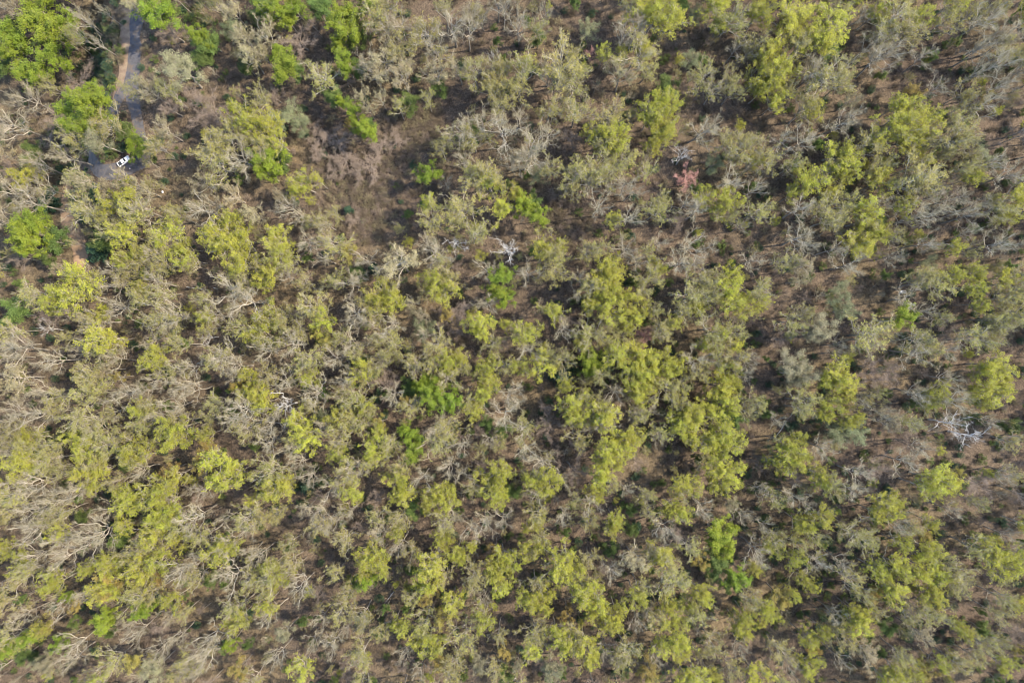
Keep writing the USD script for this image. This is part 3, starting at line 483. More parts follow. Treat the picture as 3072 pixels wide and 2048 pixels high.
CROWN_SCALE = {"Y": 1.40, "O": 1.44, "G": 1.26, "M": 1.25, "B": 1.28, "P": 1.30, "S": 1.3, "F": 1.15, "V": 1.3, "T": 1.3, "R": 1.4, "D": 1.05, "E": 1.2}


def place(t):
    code, r = t["code"], t["r"]
    rm = r * TX * (CAM_H - 20) / 1536
    h = {"Y": 24, "O": 24, "G": 22, "M": 14, "B": 24, "P": 23, "S": 16, "F": 22, "V": 15, "T": 21, "R": 14, "D": 20, "E": 9}[code]
    h *= float(np.clip(0.62 + 0.075 * rm, 0.68, 1.22)) * rng.uniform(0.92, 1.08)
    if code == "V" and any(math.hypot(t["u"] - a, t["v"] - b) < c for a, b, c in CLEARING):
        h = rng.uniform(5.0, 7.5)
    for a, b, hh in LOW:
        if math.hypot(t["u"] - a, t["v"] - b) < 8:
            h = hh
    near = any(math.hypot(t["u"] - a, t["v"] - b) < c * 1.3 for a, b, c in CLEARING)
    if code in "YOBP" and (near or min(math.hypot(t["u"] - a, t["v"] - b) for a, b in OPEN) < 45):
        t["r"] *= 0.78                        # crowns stand back from the clearings, the lane and the track
    z = 0.0
    for _ in range(6):
        x, y = ground_xy(t["u"], t["v"], z + 0.80 * h)
        z = float(terrain(x, y))
    s = t["r"] * TX * (CAM_H - z - 0.8 * h) / 1536 / BASE_R[code] * CROWN_SCALE[code]
    t.update(x=x, y=y, z=z, h=h, s=s, sz=h / BASE_H[code], rot=rng.uniform(0, 360), tilt=rng.normal(0, 2.0, 2), proto=PROTOS[code][rng.integers(len(PROTOS[code]))])


for t in trees:
    place(t)

# the 300 largest of each kind are things; the rest of that kind go into one woodland mass
kept, rest = [], []
for code in KINDS:
    of = sorted((t for t in trees if t["code"] == code), key=lambda t: -t["r"])
    kept += of[:300]
    rest += of[300:]

# landmarks: photo pixel, kind, full label, what other labels call it
LANDMARKS = [
    (1482, 174, "D", "white claw-limbed dead tree near the top edge, left of a salmon-red tree", "the claw-limbed snag at the top"),
    (2054, 466, "D", "stark white dead tree on open brown ground, right above the pink-red tree", "the white snag on open ground"),
    (2063, 540, "R", "large pinkish-red budding tree just below the stark white dead tree", "the large pink-red tree"),
    (1771, 157, "R", "small salmon-red budding tree near the middle of the top edge", "the small salmon-red tree"),
    (1945, 1005, "R", "tall narrow pinkish twiggy tree among yellow-green crowns right of centre", "the narrow pink tree"),
    (1286, 518, "G", "low round bright green tree alone on the brown clearing", "the round green clearing tree"),
    (912, 549, "Y", "lone golden-yellow tree on the left side of the brown clearing", "the golden clearing-side tree"),
    (1504, 827, "G", "upper half of the tall bright green crown standing alone at picture centre", "the bright central green tree"),
    (1230, 1306, "G", "brightest lime-green tree in the lower middle of the wood", "the lower-middle lime tree"),
    (1487, 1431, "Y", "large saturated yellow-green tree in the lower middle, green shrub at its right", "the saturated yellow lower tree"),
    (1684, 1123, "E", "dark green evergreen among yellow-green crowns right of centre", "the dark central evergreen"),
    (2163, 1610, "G", "big deep-green leafy tree at lower right beside dark shaded ground", "the big lower-right green tree"),
    (2391, 1088, "F", "large round sage-grey feathery tree in the right part of the wood", "the sage-grey feathery tree"),
    (2474, 979, "F", "greyish feathery tree just above and right of the large sage one", "the upper feathery tree"),
    (1365, 722, "D", "white many-armed dead tree on the lower rim of the brown clearing", "the many-armed clearing snag"),
    (1526, 748, "D", "white spreading dead tree just above the bright central green tree", "the spreading central snag"),
    (209, 231, "V", "round mauve-grey twiggy tree below the lime trees at upper left", "the round mauve tree"),
    (261, 322, "G", "big lime-green tree left of the gravel lane, above the loop", "the lane-side lime tree"),
    (405, 436, "G", "small bright green tree overhanging the gravel just above the pickup", "the pickup-side green tree"),
    (527, 200, "F", "buff-grey feathery tree just right of the gravel lane", "the lane-side buff tree"),
    (851, 192, "G", "bright lime tree near the top, between tan budding trees", "the upper-left lime tree"),
    (588, 109, "G", "vivid lime tree right of the lane near the top edge", "the top lane-side lime tree"),
    (1034, 96, "G", "long lime-green crown near the top edge, left of the tan budding trees", "the long top lime tree"),
    (2391, 44, "Y", "brightest yellow tree at the top right", "the brightest top-right yellow tree"),
    (65, 718, "G", "vivid lime tree at the left edge beside the dirt track", "the left-edge lime tree"),
    (279, 753, "E", "dark evergreen right of the dirt track's lower end", "the track-end evergreen"),
    (122, 1175, "B", "fan-shaped silver-white bare tree near the left edge", "the silver fan-shaped tree"),
    (131, 988, "D", "small crooked white dead tree near the left edge", "the left-edge snag"),
    (851, 1219, "D", "long crooked white dead tree in the left middle of the wood", "the long crooked snag"),
    (614, 1010, "D", "short white dead tree in the left part of the wood", "the short left snag"),
    (309, 1863, "G", "vivid green tree near the bottom left corner", "the bottom-left green tree"),
    (322, 1754, "T", "large golden-orange tree in the lower left of the wood", "the lower-left golden tree"),
    (1107, 1741, "G", "bright green crown in the lower middle, beside a brown gap", "the lower gap green tree"),
    (1308, 1658, "D", "small greyish-white dead tree at lower middle over a brown gap", "the lower gap snag"),
    (2661, 1518, "Y", "pale lemon-yellow tree alone at the right, over mauve brush", "the lemon-yellow right tree"),
    (2609, 1963, "P", "pale greyish budding tree near the bottom right", "the bottom-right pale tree"),
    (2944, 1449, "V", "mauve-pink twiggy tree near the right edge", "the right-edge mauve tree"),
    (2862, 1271, "D", "sprawling white dead tree in the right part of the wood", "the sprawling right snag"),
    (2927, 1310, "D", "white dead tree with thin upright arms, below the sprawling one at right", "the thin-armed right snag"),
    (2975, 1180, "Y", "rounded bright yellow tree near the right edge", "the right-edge yellow tree"),
    (2718, 949, "G", "low yellow-green round tree in the dark right part of the wood", "the low round right tree"),
    (1614, 436, "B", "huge white-limbed bare tree spreading over the brown clearing's right side", "the huge white-limbed tree"),
    (1504, 388, "B", "broad pale bare tree whose limbs fan to the left, near the clearing", "the fan-limbed bare tree"),
    (1047, 753, "T", "orange-flushed tree at the lower left rim of the clearing", "the orange clearing tree"),
    (1343, 966, "V", "reddish-brown twiggy tree in the middle of the wood", "the reddish-brown twiggy tree"),
    (1099, 388, "G", "small vivid green tree above the brown clearing", "the small green clearing tree"),
    (1339, 549, "B", "grey bare tree touching the lower right of the round green tree", "the grey clearing tree"),
    (1571, 618, "G", "bright green tree just below the clearing's right side", "the clearing-right green tree"),
    (1747, 1053, "D", "tiny white dead stub right of picture centre", "the tiny white stub"),
]
marks = [dict(u=375.0, v=485.0, words="the white pickup", tree=None)]
for u, v, code, label, words in LANDMARKS:
    t = min((t for t in kept if t["code"] == code and "label" not in t), key=lambda t: math.hypot(t["u"] - u, t["v"] - v))
    t["label"] = label
    marks.append(dict(u=t["u"], v=t["v"], words=words, tree=t))

SECTORS = ["just right of", "to the upper right of", "straight above", "to the upper left of", "just left of", "to the lower left of", "straight below", "to the lower right of"]
ORD = ["nearest", "second", "third", "fourth", "fifth", "sixth", "seventh", "eighth", "ninth", "tenth"]
MU, MV = np.array([m["u"] for m in marks]), np.array([m["v"] for m in marks])
for code in KINDS:
    of = [t for t in kept if t["code"] == code]
    U, W = np.array([t["u"] for t in of]), np.array([t["v"] for t in of])
    du, dv = U[:, None] - MU[None], -(W[:, None] - MV[None])
    dist = np.hypot(du, dv)
    sector = np.round(np.arctan2(dv, du) / (np.pi / 4)).astype(int) % 8
    rank = np.zeros_like(sector)
    for j in range(len(marks)):
        for s in range(8):
            w = np.nonzero((sector[:, j] == s) & (dist[:, j] > 4))[0]
            rank[w[np.argsort(dist[w, j])], j] = np.arange(len(w))
    for k, t in enumerate(of):
        if "label" in t:
            continue
        cost = rank[k] * 160 + dist[k] + np.where(dist[k] < 4, 1e6, 0)
        j = int(np.argmin(cost))
        n = rank[k, j]
        t["label"] = f"{ORD[n] if n < 10 else str(n + 1) + 'th'} {KINDS[code][1]} {SECTORS[sector[k, j]]} {marks[j]['words']}"


def pose(x, t):
    x.AddTranslateOp().Set(Gf.Vec3d(float(t["x"]), float(t["y"]), float(t["z"])))
    x.AddRotateXYZOp().Set(Gf.Vec3f(float(t["tilt"][0]), float(t["tilt"][1]), float(t["rot"])))
    x.AddScaleOp().Set(Gf.Vec3f(float(t["s"]), float(t["s"]), float(t["sz"])))


for t in kept:
    name, words, group = KINDS[t["code"]][:3]
    x = UsdGeom.Xform.Define(stage, "/World/" + numbered(name))
    pose(x, t)
    p = x.GetPrim()
    p.GetReferences().AddInternalReference(t["proto"])
    p.SetInstanceable(True)
    tag(p, t["label"], "tree", group)


# ------------------------------------------------------------------ woodland beyond count: small trees in between, the wood outside the frame, the brush
def instancer(name, label, cat, protos, items):
    """items: (proto index, x, y, z, rotation, s, sz, tilt)"""
    path = "/World/" + numbered(name)
    pi = UsdGeom.PointInstancer.Define(stage, path)
    UsdGeom.Scope.Define(stage, path + "/sources")
    for k, src in enumerate(protos):
        q = UsdGeom.Xform.Define(stage, f"{path}/sources/source_{k}")
        q.GetPrim().GetReferences().AddInternalReference(src)
        pi.GetPrototypesRel().AddTarget(q.GetPath())
    a = np.array([[i[1], i[2], i[3], i[4], i[5], i[6]] for i in items])
    pi.CreateProtoIndicesAttr(Vt.IntArray([int(i[0]) for i in items]))
    pi.CreatePositionsAttr(Vt.Vec3fArray.FromNumpy(a[:, :3].astype(np.float32)))
    pi.CreateScalesAttr(Vt.Vec3fArray.FromNumpy(np.stack([a[:, 4], a[:, 4], a[:, 5]], 1).astype(np.float32)))
    half = np.radians(a[:, 3]) / 2
    pi.CreateOrientationsAttr(Vt.QuathArray([Gf.Quath(float(math.cos(h)), 0, 0, float(math.sin(h))) for h in half]))
    tag(pi.GetPrim(), label, cat, kind="stuff")


FLAT = [p for code in KINDS for p in PROTOS[code]]
NUM = {p: k for k, p in enumerate(FLAT)}
ROAD = sg.MultiLineString([[on_ground(u, v)[:2] for u, v in pts] for pts in (LOOP, [(409, -40), (410, 65), (404, 174), (393, 222)], [(244, 478), (205, 545), (196, 610), (231, 700), (235, 770)], [(208, 560), (190, 575), (185, 620), (215, 690)], [(375, 485), (394, 507)])])
ROAD_BUF = ROAD.buffer(4.2)
import shapely
shapely.prepare(ROAD_BUF)


def clear_of_road(x, y):
    return not shapely.contains_xy(ROAD_BUF, x, y)


from scipy.spatial import cKDTree
mass = [(NUM[t["proto"]], t["x"], t["y"], t["z"], t["rot"], t["s"], t["sz"]) for t in rest]
stems = [(t["x"], t["y"]) for t in trees]
kd = cKDTree(stems)
# the wood goes on outside the frame
for _ in range(2600):
    x, y = rng.uniform(-300, 330), rng.uniform(-225, 225)
    if abs(x) < 204 and abs(y) < 132 or not clear_of_road(x, y):
        continue
    if min(math.hypot(x - a, y - b) for a, b in stems[-400:]) < 7.0 or kd.query((x, y))[0] < 6.0:
        continue
    code = "YOBOBYVP"[rng.integers(8)]
    h = rng.uniform(18, 27)
    mass.append((NUM[PROTOS[code][rng.integers(len(PROTOS[code]))]], x, y, float(terrain(x, y)), rng.uniform(0, 360), rng.uniform(0.7, 1.15), h / 24))
    stems.append((x, y))
# thin young trees between the big ones
n = 0
while n < 1150:
    x, y = rng.uniform(-222, 222), rng.uniform(-150, 150)
    u, v = 1536 + x / (TX * (CAM_H - 8) / 1536), 1024 - y / (TX * (CAM_H - 8) / 1536)
    n += 1
    if not clear_of_road(x, y) or (y > 50 and -215 < x < -158) or any(math.hypot(u - a, v - b) < c for a, b, c in CLEARING) or kd.query((x, y))[0] < 1.5:
        continue
    code = "OBVOBMYO"[rng.integers(8)]
    h = rng.uniform(7, 15)
    mass.append((NUM[PROTOS[code][rng.integers(len(PROTOS[code]))]], x, y, float(terrain(x, y)), rng.uniform(0, 360), rng.uniform(0.25, 0.5), h / 24))
used = sorted({m[0] for m in mass})
again = {k: j for j, k in enumerate(used)}
instancer("young_woodland", "mass of smaller budding and bare trees filling in between the larger crowns", "woodland", [FLAT[k] for k in used], [(again[m[0]], *m[1:]) for m in mass])


def shrub(seed, R, H, n1, leaves):
    r_ = np.random.default_rng(seed)
    az, rad = r_.uniform(0, 6.283, n1), R * np.sqrt(r_.uniform(0.05, 1, n1))
    S = np.stack([np.cos(az) * rad * 0.2, np.sin(az) * rad * 0.2, np.full(n1, -0.1)], 1)
    E = np.stack([np.cos(az) * rad, np.sin(az) * rad, H * r_.uniform(0.5, 1.0, n1)], 1)
    P1 = bough(S, E, 0.15 * H, 5, 0.05, r_)
    R1 = 0.03 * np.linspace(1, 0.4, 5)[None].repeat(n1, 0)
    P2, R2, _ = children(P1, R1, 7, 0.3, R * 0.42, 0.6, 0.9, 0.15, 3, 0.08, 0.7, r_)
    P3, R3, _ = children(P2, R2, 4, 0.2, R * 0.22, 0.6, 0.9, 0.15, 2, 0.05, 0.7, r_)
    m = join([tubes(P1, R1, 4), tubes(P2, np.maximum(R2, 0.016), 3), tubes(P3, np.maximum(R3, 0.014), 3)])
    lf = leaf_quads(P3[r_.integers(0, len(P3), leaves), 1] + r_.normal(0, 0.1, (leaves, 3)), 0.10, 0.8, r_) if leaves else None
    return m, lf


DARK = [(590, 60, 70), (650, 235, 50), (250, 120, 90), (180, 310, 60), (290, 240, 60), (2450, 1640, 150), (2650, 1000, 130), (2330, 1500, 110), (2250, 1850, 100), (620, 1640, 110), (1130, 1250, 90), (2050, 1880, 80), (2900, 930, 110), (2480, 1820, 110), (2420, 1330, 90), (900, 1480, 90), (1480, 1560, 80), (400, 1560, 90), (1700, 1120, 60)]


stage.CreateClassPrim("/World/brush_kinds")
brush = []
for k in range(7):
    path = f"/World/brush_kinds/shrub_{k}"
    UsdGeom.Xform.Define(stage, path)
    m, lf = shrub(50 + k, 1.7, 2.2, 16, (0, 0, 0, 0, 0, 1500, 800)[k])
    obj("stems", m, ("brush_twig", "mauve_twig", "brush_twig", "grey_twig", "brush_twig", "green_brush", "green_brush")[k], path)
    if lf:
        obj("foliage", lf, "evergreen_leaf" if k == 5 else "mid_green_leaf", path)
    brush.append(path)
items = []
for _ in range(13000):
    x, y = rng.uniform(-240, 250), rng.uniform(-165, 165)
    if not clear_of_road(x, y) or (y > 50 and -205 < x < -160 and rng.uniform() < 0.1):
        continue
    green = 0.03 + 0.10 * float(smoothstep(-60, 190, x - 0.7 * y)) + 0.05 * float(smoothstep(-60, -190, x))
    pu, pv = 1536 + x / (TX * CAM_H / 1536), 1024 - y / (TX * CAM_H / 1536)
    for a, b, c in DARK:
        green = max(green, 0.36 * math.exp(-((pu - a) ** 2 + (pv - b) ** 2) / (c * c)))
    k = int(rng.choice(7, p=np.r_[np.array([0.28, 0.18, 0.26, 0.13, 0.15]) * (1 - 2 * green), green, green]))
    s = rng.uniform(0.45, 1.25)
    items.append((k, x, y, float(terrain(x, y)), rng.uniform(0, 360), s, s * rng.uniform(0.7, 1.2)))
for _ in range(420):                     # dark shrubs on the shaded bank left of the lane
    x, y = rng.uniform(-212, -166), rng.uniform(42, 150)
    if clear_of_road(x, y):
        s = rng.uniform(0.6, 1.5)
        items.append((int(rng.choice([5, 5, 6, 0, 3])), x, y, float(terrain(x, y)), rng.uniform(0, 360), s, s * rng.uniform(0.7, 1.2)))
for a, b, c in CLEARING:                 # twiggy brush in the clearings
    for _ in range(int(c * 2.6)):
        q, w = rng.uniform(0, 6.283), c * math.sqrt(rng.uniform())
        x, y, z = on_ground(a + w * math.cos(q), b + w * math.sin(q))
        s = rng.uniform(0.4, 1.1)
        items.append((int(rng.choice([0, 1, 2, 3, 4, 1])), x, y, z, rng.uniform(0, 360), s, s * rng.uniform(0.6, 1.0)))
instancer("underbrush", "brown and mauve twiggy brush over the forest floor", "brush", brush, items)

# ------------------------------------------------------------------ fallen trunks
LOGS = [(2592, 1364, 45, 5.5, 0.20, "short white fallen trunk on brown ground below the lower feathery trees at right"),
        (2372, 1246, 45, 4.5, 0.18, "short pale fallen limb beside the sage feathery trees"),
        (2340, 1290, 60, 9.0, 0.16, "long thin pale fallen trunk left of the short pale limb"),
        (172, 741, 0, 9.0, 0.14, "thin pale fallen trunk pointing at the dirt track from the left-edge lime tree"),
        (672, 870, -12, 9.0, 0.15, "pale fallen trunk lying across brown shadow-striped ground at left"),
        (598, 866, -8, 11.0, 0.16, "long pale fallen trunk left of the other one on shadow-striped ground"),
        (2640, 845, 35, 8.0, 0.17, "fallen branched trunk in the dark gap right of the grey-green shrubs"),
        (1150, 838, 5, 6.0, 0.14, "reddish fallen log on the orange patch below the clearing"),
        (352, 1908, -60, 6.5, 0.12, "thin tan fallen pole near the bottom left corner"),
        (1170, 1790, 50, 6.0, 0.15, "pale fallen limb in the brown gap at lower middle")]
for k, (u, v, deg, ln, rad, label) in enumerate(LOGS):
    r_ = np.random.default_rng(300 + k)
    x, y, z = on_ground(u, v)
    a = math.radians(deg)
    d = np.array([math.cos(a), math.sin(a), 0.0])
    S, E = -d * ln / 2, d * ln / 2
    P = bough(S[None], E[None], 0.1, 8, 0.012, r_)
    P[..., 2] = np.maximum(P[..., 2] * 0.2, -0.02) + rad * 0.8 + np.array([terrain(x + q[0], y + q[1]) - z for q in P[0]])[None]
    path = "/World/" + numbered("fallen_log")
    xf = UsdGeom.Xform.Define(stage, path)
    xf.AddTranslateOp().Set(Gf.Vec3d(x, y, z))
    Rr = rad * np.linspace(1.1, 0.45, 8)[None]
    v_, f_ = tubes(P, Rr, 8)
    caps = [(np.vstack([P[0, e], v_[e * 8:e * 8 + 8] if e == 0 else v_[-8:]]), np.array([[0, 1 + j, 1 + (j + 1) % 8] for j in range(8)])) for e in (0, -1)]
    obj("trunk", join([(v_, f_)] + caps), "dead_wood" if "white" in label or "pale" in label else "grey_bark", path, smooth=35)
    Q, QR, _ = children(P, Rr, 6, 0.45, ln * 0.2, 0.8, 0.7, 0.25, 4, 0.06, 0.5, r_)
    Q[..., 2] = np.maximum(Q[..., 2], 0.05 + P[0, :, 2].min() * 0)
    for q, qr in zip(Q, QR):
        obj("branch", tubes(q[None], qr[None], 5), "dead_wood" if "white" in label or "pale" in label else "grey_bark", path)
    tag(xf.GetPrim(), label, "fallen log", "fallen trunks on the forest floor")


# ------------------------------------------------------------------ two pale rocks
def rock(u, v, size, name, label, seed):
    x, y, z = on_ground(u, v)
    m = trimesh.creation.icosphere(3)
    import meshkit
    p = np.array(m.vertices)
    p = p * (0.75 + 0.5 * meshkit.fbm(p * 1.6 + seed, 3, seed))[:, None]
    p = np.clip(p, -0.85, 0.85) * size
    m.vertices = p
    o = obj(name, m, "stone", smooth=40)
    UsdGeom.Xformable(o).AddTranslateOp().Set(Gf.Vec3d(x, y, z + size[2] * 0.25))
    tag(o, label, "rock")


rock(488, 576, np.array([0.42, 0.55, 0.4]), "boulder", "bluish-white boulder on leaf litter below and right of the pickup", 3)
rock(2709, 876, np.array([1.7, 0.65, 0.45]), "boulder", "flat grey boulder showing through branches above the low round right tree", 9)

# ------------------------------------------------------------------ the pickup
def quad_sheet(a, b, c, d, thick):
    """A thin closed slab over the corners a b c d (counter-clockwise seen from outside)."""
    p = np.array([a, b, c, d], float)
    n = unit(np.cross(p[1] - p[0], p[3] - p[0]))
    v = np.vstack([p, p - n * thick])
    return v, np.array([[0, 1, 2, 3], [7, 6, 5, 4], [0, 4, 5, 1], [1, 5, 6, 2], [2, 6, 7, 3], [3, 7, 4, 0]])


def hull(pts):
    return m3.Manifold.hull_points(np.asarray(pts, float))


def slab(profile, hw):
    """A side profile (x, z) extruded across the car, half width hw."""
    c = m3.CrossSection([np.asarray(profile, float)])
    s = c.extrude(2 * hw).translate([0, 0, -hw])
    return s.rotate([90, 0, 0])


def box(x0, x1, y0, y1, z0, z1, r=0.03):
    return m3.Manifold.batch_hull([m3.Manifold.sphere(r, 8).translate([x, y, z]) for x in (x0 + r, x1 - r) for y in (y0 + r, y1 - r) for z in (z0 + r, z1 - r)])


tx_, ty_, tz_ = on_ground(374.8, 485.6)
car = UsdGeom.Xform.Define(stage, "/World/pickup_truck")
car.AddTranslateOp().Set(Gf.Vec3d(tx_, ty_, tz_ + 0.10))
car.AddRotateZOp().Set(36.0)
C = "/World/pickup_truck"
W = 0.98
# lower body: bonnet in front (+x), bed behind
prof = [(-2.80, 0.55), (-2.85, 1.12), (-2.80, 1.18), (1.05, 1.18), (1.35, 1.16), (2.55, 1.06), (2.82, 0.95), (2.88, 0.60), (2.80, 0.42), (-2.70, 0.42)]
body = slab(prof[::-1], W)
for wx in (-1.75, 1.80):
    body = body - m3.Manifold.cylinder(0.5, 0.47, 0.47, 28).rotate([90, 0, 0]).translate([wx, -W + 0.28, 0.40]) - m3.Manifold.cylinder(0.5, 0.47, 0.47, 28).rotate([90, 0, 0]).translate([wx, W + 0.22, 0.40])
body = body - m3.Manifold.cube([1.72, 1.66, 1.0]).translate([-2.76, -0.83, 0.72])
# rounded shoulders of the bonnet
for sgn in (-1, 1):
    body = body - m3.Manifold.cube([2.0, 0.4, 0.4]).rotate([sgn * 45, 0, 0]).translate([1.2, sgn * 0.98 - (0 if sgn < 0 else 0), 1.13 if sgn > 0 else 1.13]).translate([0, 0.0, 0.0])
obj("body", body, "white_paint", C, smooth=30)
bonnet = hull([(1.18, -0.72, 1.175), (1.18, 0.72, 1.175), (2.55, -0.66, 1.075), (2.55, 0.66, 1.075), (1.22, -0.66, 1.235), (1.22, 0.66, 1.235), (2.4, -0.58, 1.13), (2.4, 0.58, 1.13)])
obj("bonnet", bonnet, "white_paint", C, smooth=30)
# cab: pillars and roof as one shell, glass set into it
lo = [(-1.02, -0.93, 1.18), (-1.02, 0.93, 1.18), (1.15, -0.93, 1.18), (1.15, 0.93, 1.18)]
hi = [(-0.86, -0.72, 1.80), (-0.86, 0.72, 1.80), (0.30, -0.72, 1.80), (0.30, 0.72, 1.80)]
top = [(-0.74, -0.62, 1.87), (-0.74, 0.62, 1.87), (0.18, -0.62, 1.87), (0.18, 0.62, 1.87)]
obj("cab", hull(lo + hi + top), "white_paint", C, smooth=30)
F_, O_ = 0.012, 0.004


def pane(name, a, b, c, d):
    p = np.array([a, b, c, d], float)
    n = unit(np.cross(p[1] - p[0], p[3] - p[0]))
    obj(name, quad_sheet(*(p + n * F_), F_ + O_), "dark_glass", C)


def mixp(p, q, t):
    return np.array(p, float) * (1 - t) + np.array(q, float) * t


def glass(name, c00, c10, c11, c01, u0, u1, v0, v1):
    f = lambda u, v: mixp(mixp(c00, c10, u), mixp(c01, c11, u), v)
    pane(name, f(u0, v0), f(u1, v0), f(u1, v1), f(u0, v1))


glass("windscreen", lo[2], lo[3], hi[3], hi[2], 0.06, 0.94, 0.10, 0.93)
glass("rear_window", lo[1], lo[0], hi[0], hi[1], 0.10, 0.90, 0.30, 0.92)
for a, b, c, d in ((lo[0], lo[2], hi[2], hi[0]), (lo[3], lo[1], hi[1], hi[3])):
    flip = a is lo[3]
    for u0, u1 in ((0.08, 0.44), (0.49, 0.80)):
        if flip:
            u0, u1 = 1 - u1, 1 - u0
        glass("side_window", a, b, c, d, u0, u1, 0.14, 0.90)
obj("bed", box(-2.74, -1.06, -0.81, 0.81, 0.70, 0.78, 0.01), "bed_liner", C)
for sgn in (-1, 1):
    obj("bed_liner_side", box(-2.74, -1.06, sgn * 0.815 - 0.008, sgn * 0.815 + 0.008, 0.78, 1.185, 0.004), "bed_liner", C)
    obj("bed_rail", box(-2.74, -1.04, sgn * 0.90 - 0.06, sgn * 0.90 + 0.06, 1.18, 1.215, 0.012), "white_paint", C)
obj("tailgate", box(-2.875, -2.77, -0.80, 0.80, 0.62, 1.20, 0.02), "white_paint", C)
obj("front_bumper", box(2.80, 2.97, -0.92, 0.92, 0.42, 0.66, 0.05), "chrome", C, smooth=30)
obj("rear_bumper", box(-3.0, -2.84, -0.90, 0.90, 0.44, 0.62, 0.04), "chrome", C, smooth=30)
obj("grille", box(2.84, 2.90, -0.55, 0.55, 0.66, 0.94, 0.015), "bed_liner", C)
for sgn in (-1, 1):
    obj("headlight", box(2.70, 2.885, sgn * 0.76 - 0.16, sgn * 0.76 + 0.16, 0.74, 0.95, 0.03), "lamp_lens", C)
    obj("tail_light", box(-2.88, -2.80, sgn * 0.90 - 0.07, sgn * 0.90 + 0.07, 0.80, 1.10, 0.015), "tail_lens", C)
    obj("mirror", box(0.72, 0.86, sgn * 1.10 - 0.12, sgn * 1.10 + 0.12, 1.16, 1.36, 0.035), "bed_liner", C)
    obj("door_handle", box(-0.15, 0.02, sgn * 0.985 - 0.012, sgn * 0.985 + 0.012, 1.02, 1.06, 0.008), "chrome", C)
    for wx in (-1.75, 1.80):
        w = C + "/" + numbered("wheel", C)
        UsdGeom.Xform.Define(stage, w).AddTranslateOp().Set(Gf.Vec3d(wx, sgn * 0.84, 0.29))
        ty = (m3.Manifold.cylinder(0.26, 0.39, 0.39, 32, center=True) - m3.Manifold.cylinder(0.3, 0.25, 0.25, 32, center=True)).rotate([90, 0, 0])
        obj("tyre", ty, "rubber", w, smooth=30)
        obj("rim", m3.Manifold.cylinder(0.2, 0.249, 0.249, 24, center=True).rotate([90, 0, 0]), "chrome", w, smooth=30)
tag(car.GetPrim(), "white crew-cab pickup with a dark open bed parked on the gravel loop", "pickup truck")

# ------------------------------------------------------------------ the person by the pickup


def limb(*joints):
    return m3.Manifold.compose([]) + sum_([m3.Manifold.batch_hull([m3.Manifold.sphere(r, 12).translate(list(p)) for p, r in pair]) for pair in zip(joints[:-1], joints[1:])])


def sum_(ms):
    return m3.Manifold.batch_boolean(ms, m3.OpType.Add)


def chain(joints):
    return sum_([m3.Manifold.batch_hull([m3.Manifold.sphere(r, 14).translate([float(c) for c in p]) for p, r in pair]) for pair in zip(joints[:-1], joints[1:])])


def smooth_mesh(mf, step, it):
    mf = mf.refine_to_length(step)
    mm = mf.to_mesh()
    t = trimesh.Trimesh(mm.vert_properties[:, :3], mm.tri_verts, process=False)
    return trimesh.smoothing.filter_taubin(t, iterations=it)


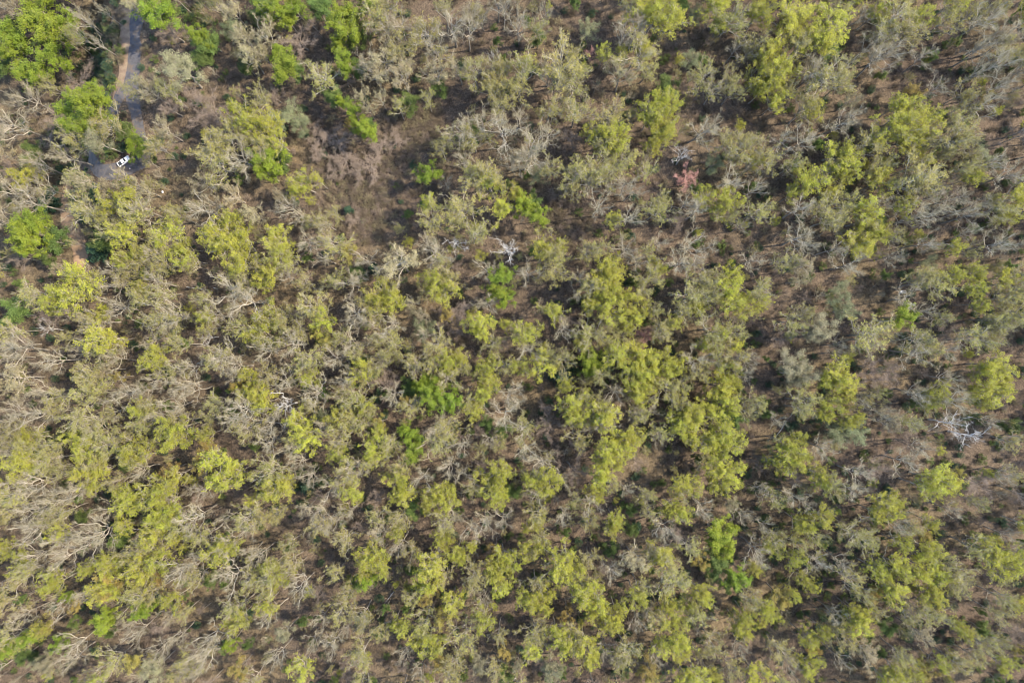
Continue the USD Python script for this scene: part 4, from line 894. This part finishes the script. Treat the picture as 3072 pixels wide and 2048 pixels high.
px, py, pz = on_ground(394.6, 508.2)
man = UsdGeom.Xform.Define(stage, "/World/person")
man.AddTranslateOp().Set(Gf.Vec3d(px, py, pz + 0.10))
man.AddRotateZOp().Set(120.0)
parts = [chain([((0, 0, 0.98), 0.135), ((0, 0.0, 1.20), 0.13), ((0, 0, 1.36), 0.14)]),
         chain([((-0.15, 0, 1.42), 0.065), ((0, 0, 1.43), 0.075), ((0.15, 0, 1.42), 0.065)]),
         chain([((0, 0, 1.43), 0.06), ((0, 0.015, 1.56), 0.055)]),
         m3.Manifold.sphere(0.1, 20).scale([0.8, 0.98, 1.18]).translate([0, 0.02, 1.64]),
         m3.Manifold.batch_hull([m3.Manifold.sphere(0.014, 8).translate([0, 0.115, 1.655]), m3.Manifold.sphere(0.018, 8).translate([0, 0.125, 1.625])])]
for s in (-1, 1):
    parts.append(chain([((0.09 * s, 0, 0.94), 0.10), ((0.10 * s, 0.02, 0.52), 0.066), ((0.11 * s, -0.01, 0.09), 0.046), ((0.12 * s, 0.13, 0.045), 0.04)]))
    parts.append(chain([((0.19 * s, 0, 1.40), 0.056), ((0.25 * s, 0.02, 1.12), 0.043), ((0.17 * s, 0.24, 1.10), 0.03)]))
    parts.append(m3.Manifold.batch_hull([m3.Manifold.sphere(0.02, 8).translate(q) for q in ([0.17 * s, 0.26, 1.10], [0.145 * s, 0.33, 1.105], [0.19 * s, 0.33, 1.10])]))
    for fx, fl in ((0.142, 0.062), (0.157, 0.072), (0.172, 0.068), (0.187, 0.052)):
        parts.append(chain([((fx * s, 0.325, 1.105), 0.0095), ((fx * s, 0.325 + fl * 0.6, 1.10), 0.009), ((fx * s * 0.99, 0.325 + fl, 1.075), 0.008)]))
    parts.append(chain([((0.15 * s, 0.28, 1.11), 0.011), ((0.12 * s, 0.31, 1.115), 0.010), ((0.115 * s, 0.34, 1.11), 0.009)]))
    parts.append(m3.Manifold.sphere(0.024, 10).scale([0.4, 0.8, 1.2]).translate([0.082 * s, 0.01, 1.64]))
obj("body", smooth_mesh(sum_(parts), 0.02, 6), "skin", "/World/person", smooth=True)
M_ = "/World/person"
shirt = sum_([chain([((0, 0, 0.95), 0.15), ((0, 0.0, 1.20), 0.148), ((0, 0, 1.37), 0.155)]), chain([((-0.16, 0, 1.42), 0.08), ((0.16, 0, 1.42), 0.08)])]
             + [chain([((0.19 * s, 0, 1.40), 0.072), ((0.25 * s, 0.02, 1.12), 0.058), ((0.195 * s, 0.17, 1.107), 0.044)]) for s in (-1, 1)])
obj("shirt", smooth_mesh(shirt, 0.03, 5), "pale_cloth", M_, smooth=True)
trousers = sum_([chain([((0.09 * s, 0, 0.92), 0.118), ((0.10 * s, 0.02, 0.52), 0.084), ((0.11 * s, -0.01, 0.13), 0.066)]) for s in (-1, 1)])
obj("trousers", smooth_mesh(trousers, 0.03, 5), "dark_cloth", M_, smooth=True)
hair = m3.Manifold.sphere(0.108, 20).scale([0.82, 0.98, 1.12]).translate([0, 0.005, 1.665]) - m3.Manifold.cube([0.4, 0.3, 0.5]).translate([-0.2, 0.065, 1.28])
obj("hair", hair, "brown_hair", M_, smooth=40)
for s in (-1, 1):
    obj("shoe", chain([((0.11 * s, -0.03, 0.055), 0.054), ((0.12 * s, 0.14, 0.045), 0.048)]), "dark_cloth", M_, smooth=True)
    obj("eye", m3.Manifold.sphere(0.011, 8).translate([0.032 * s, 0.108, 1.655]), "dark_cloth", M_)
tag(man.GetPrim(), "person in a pale top standing at the gravel edge just below the white pickup", "person")
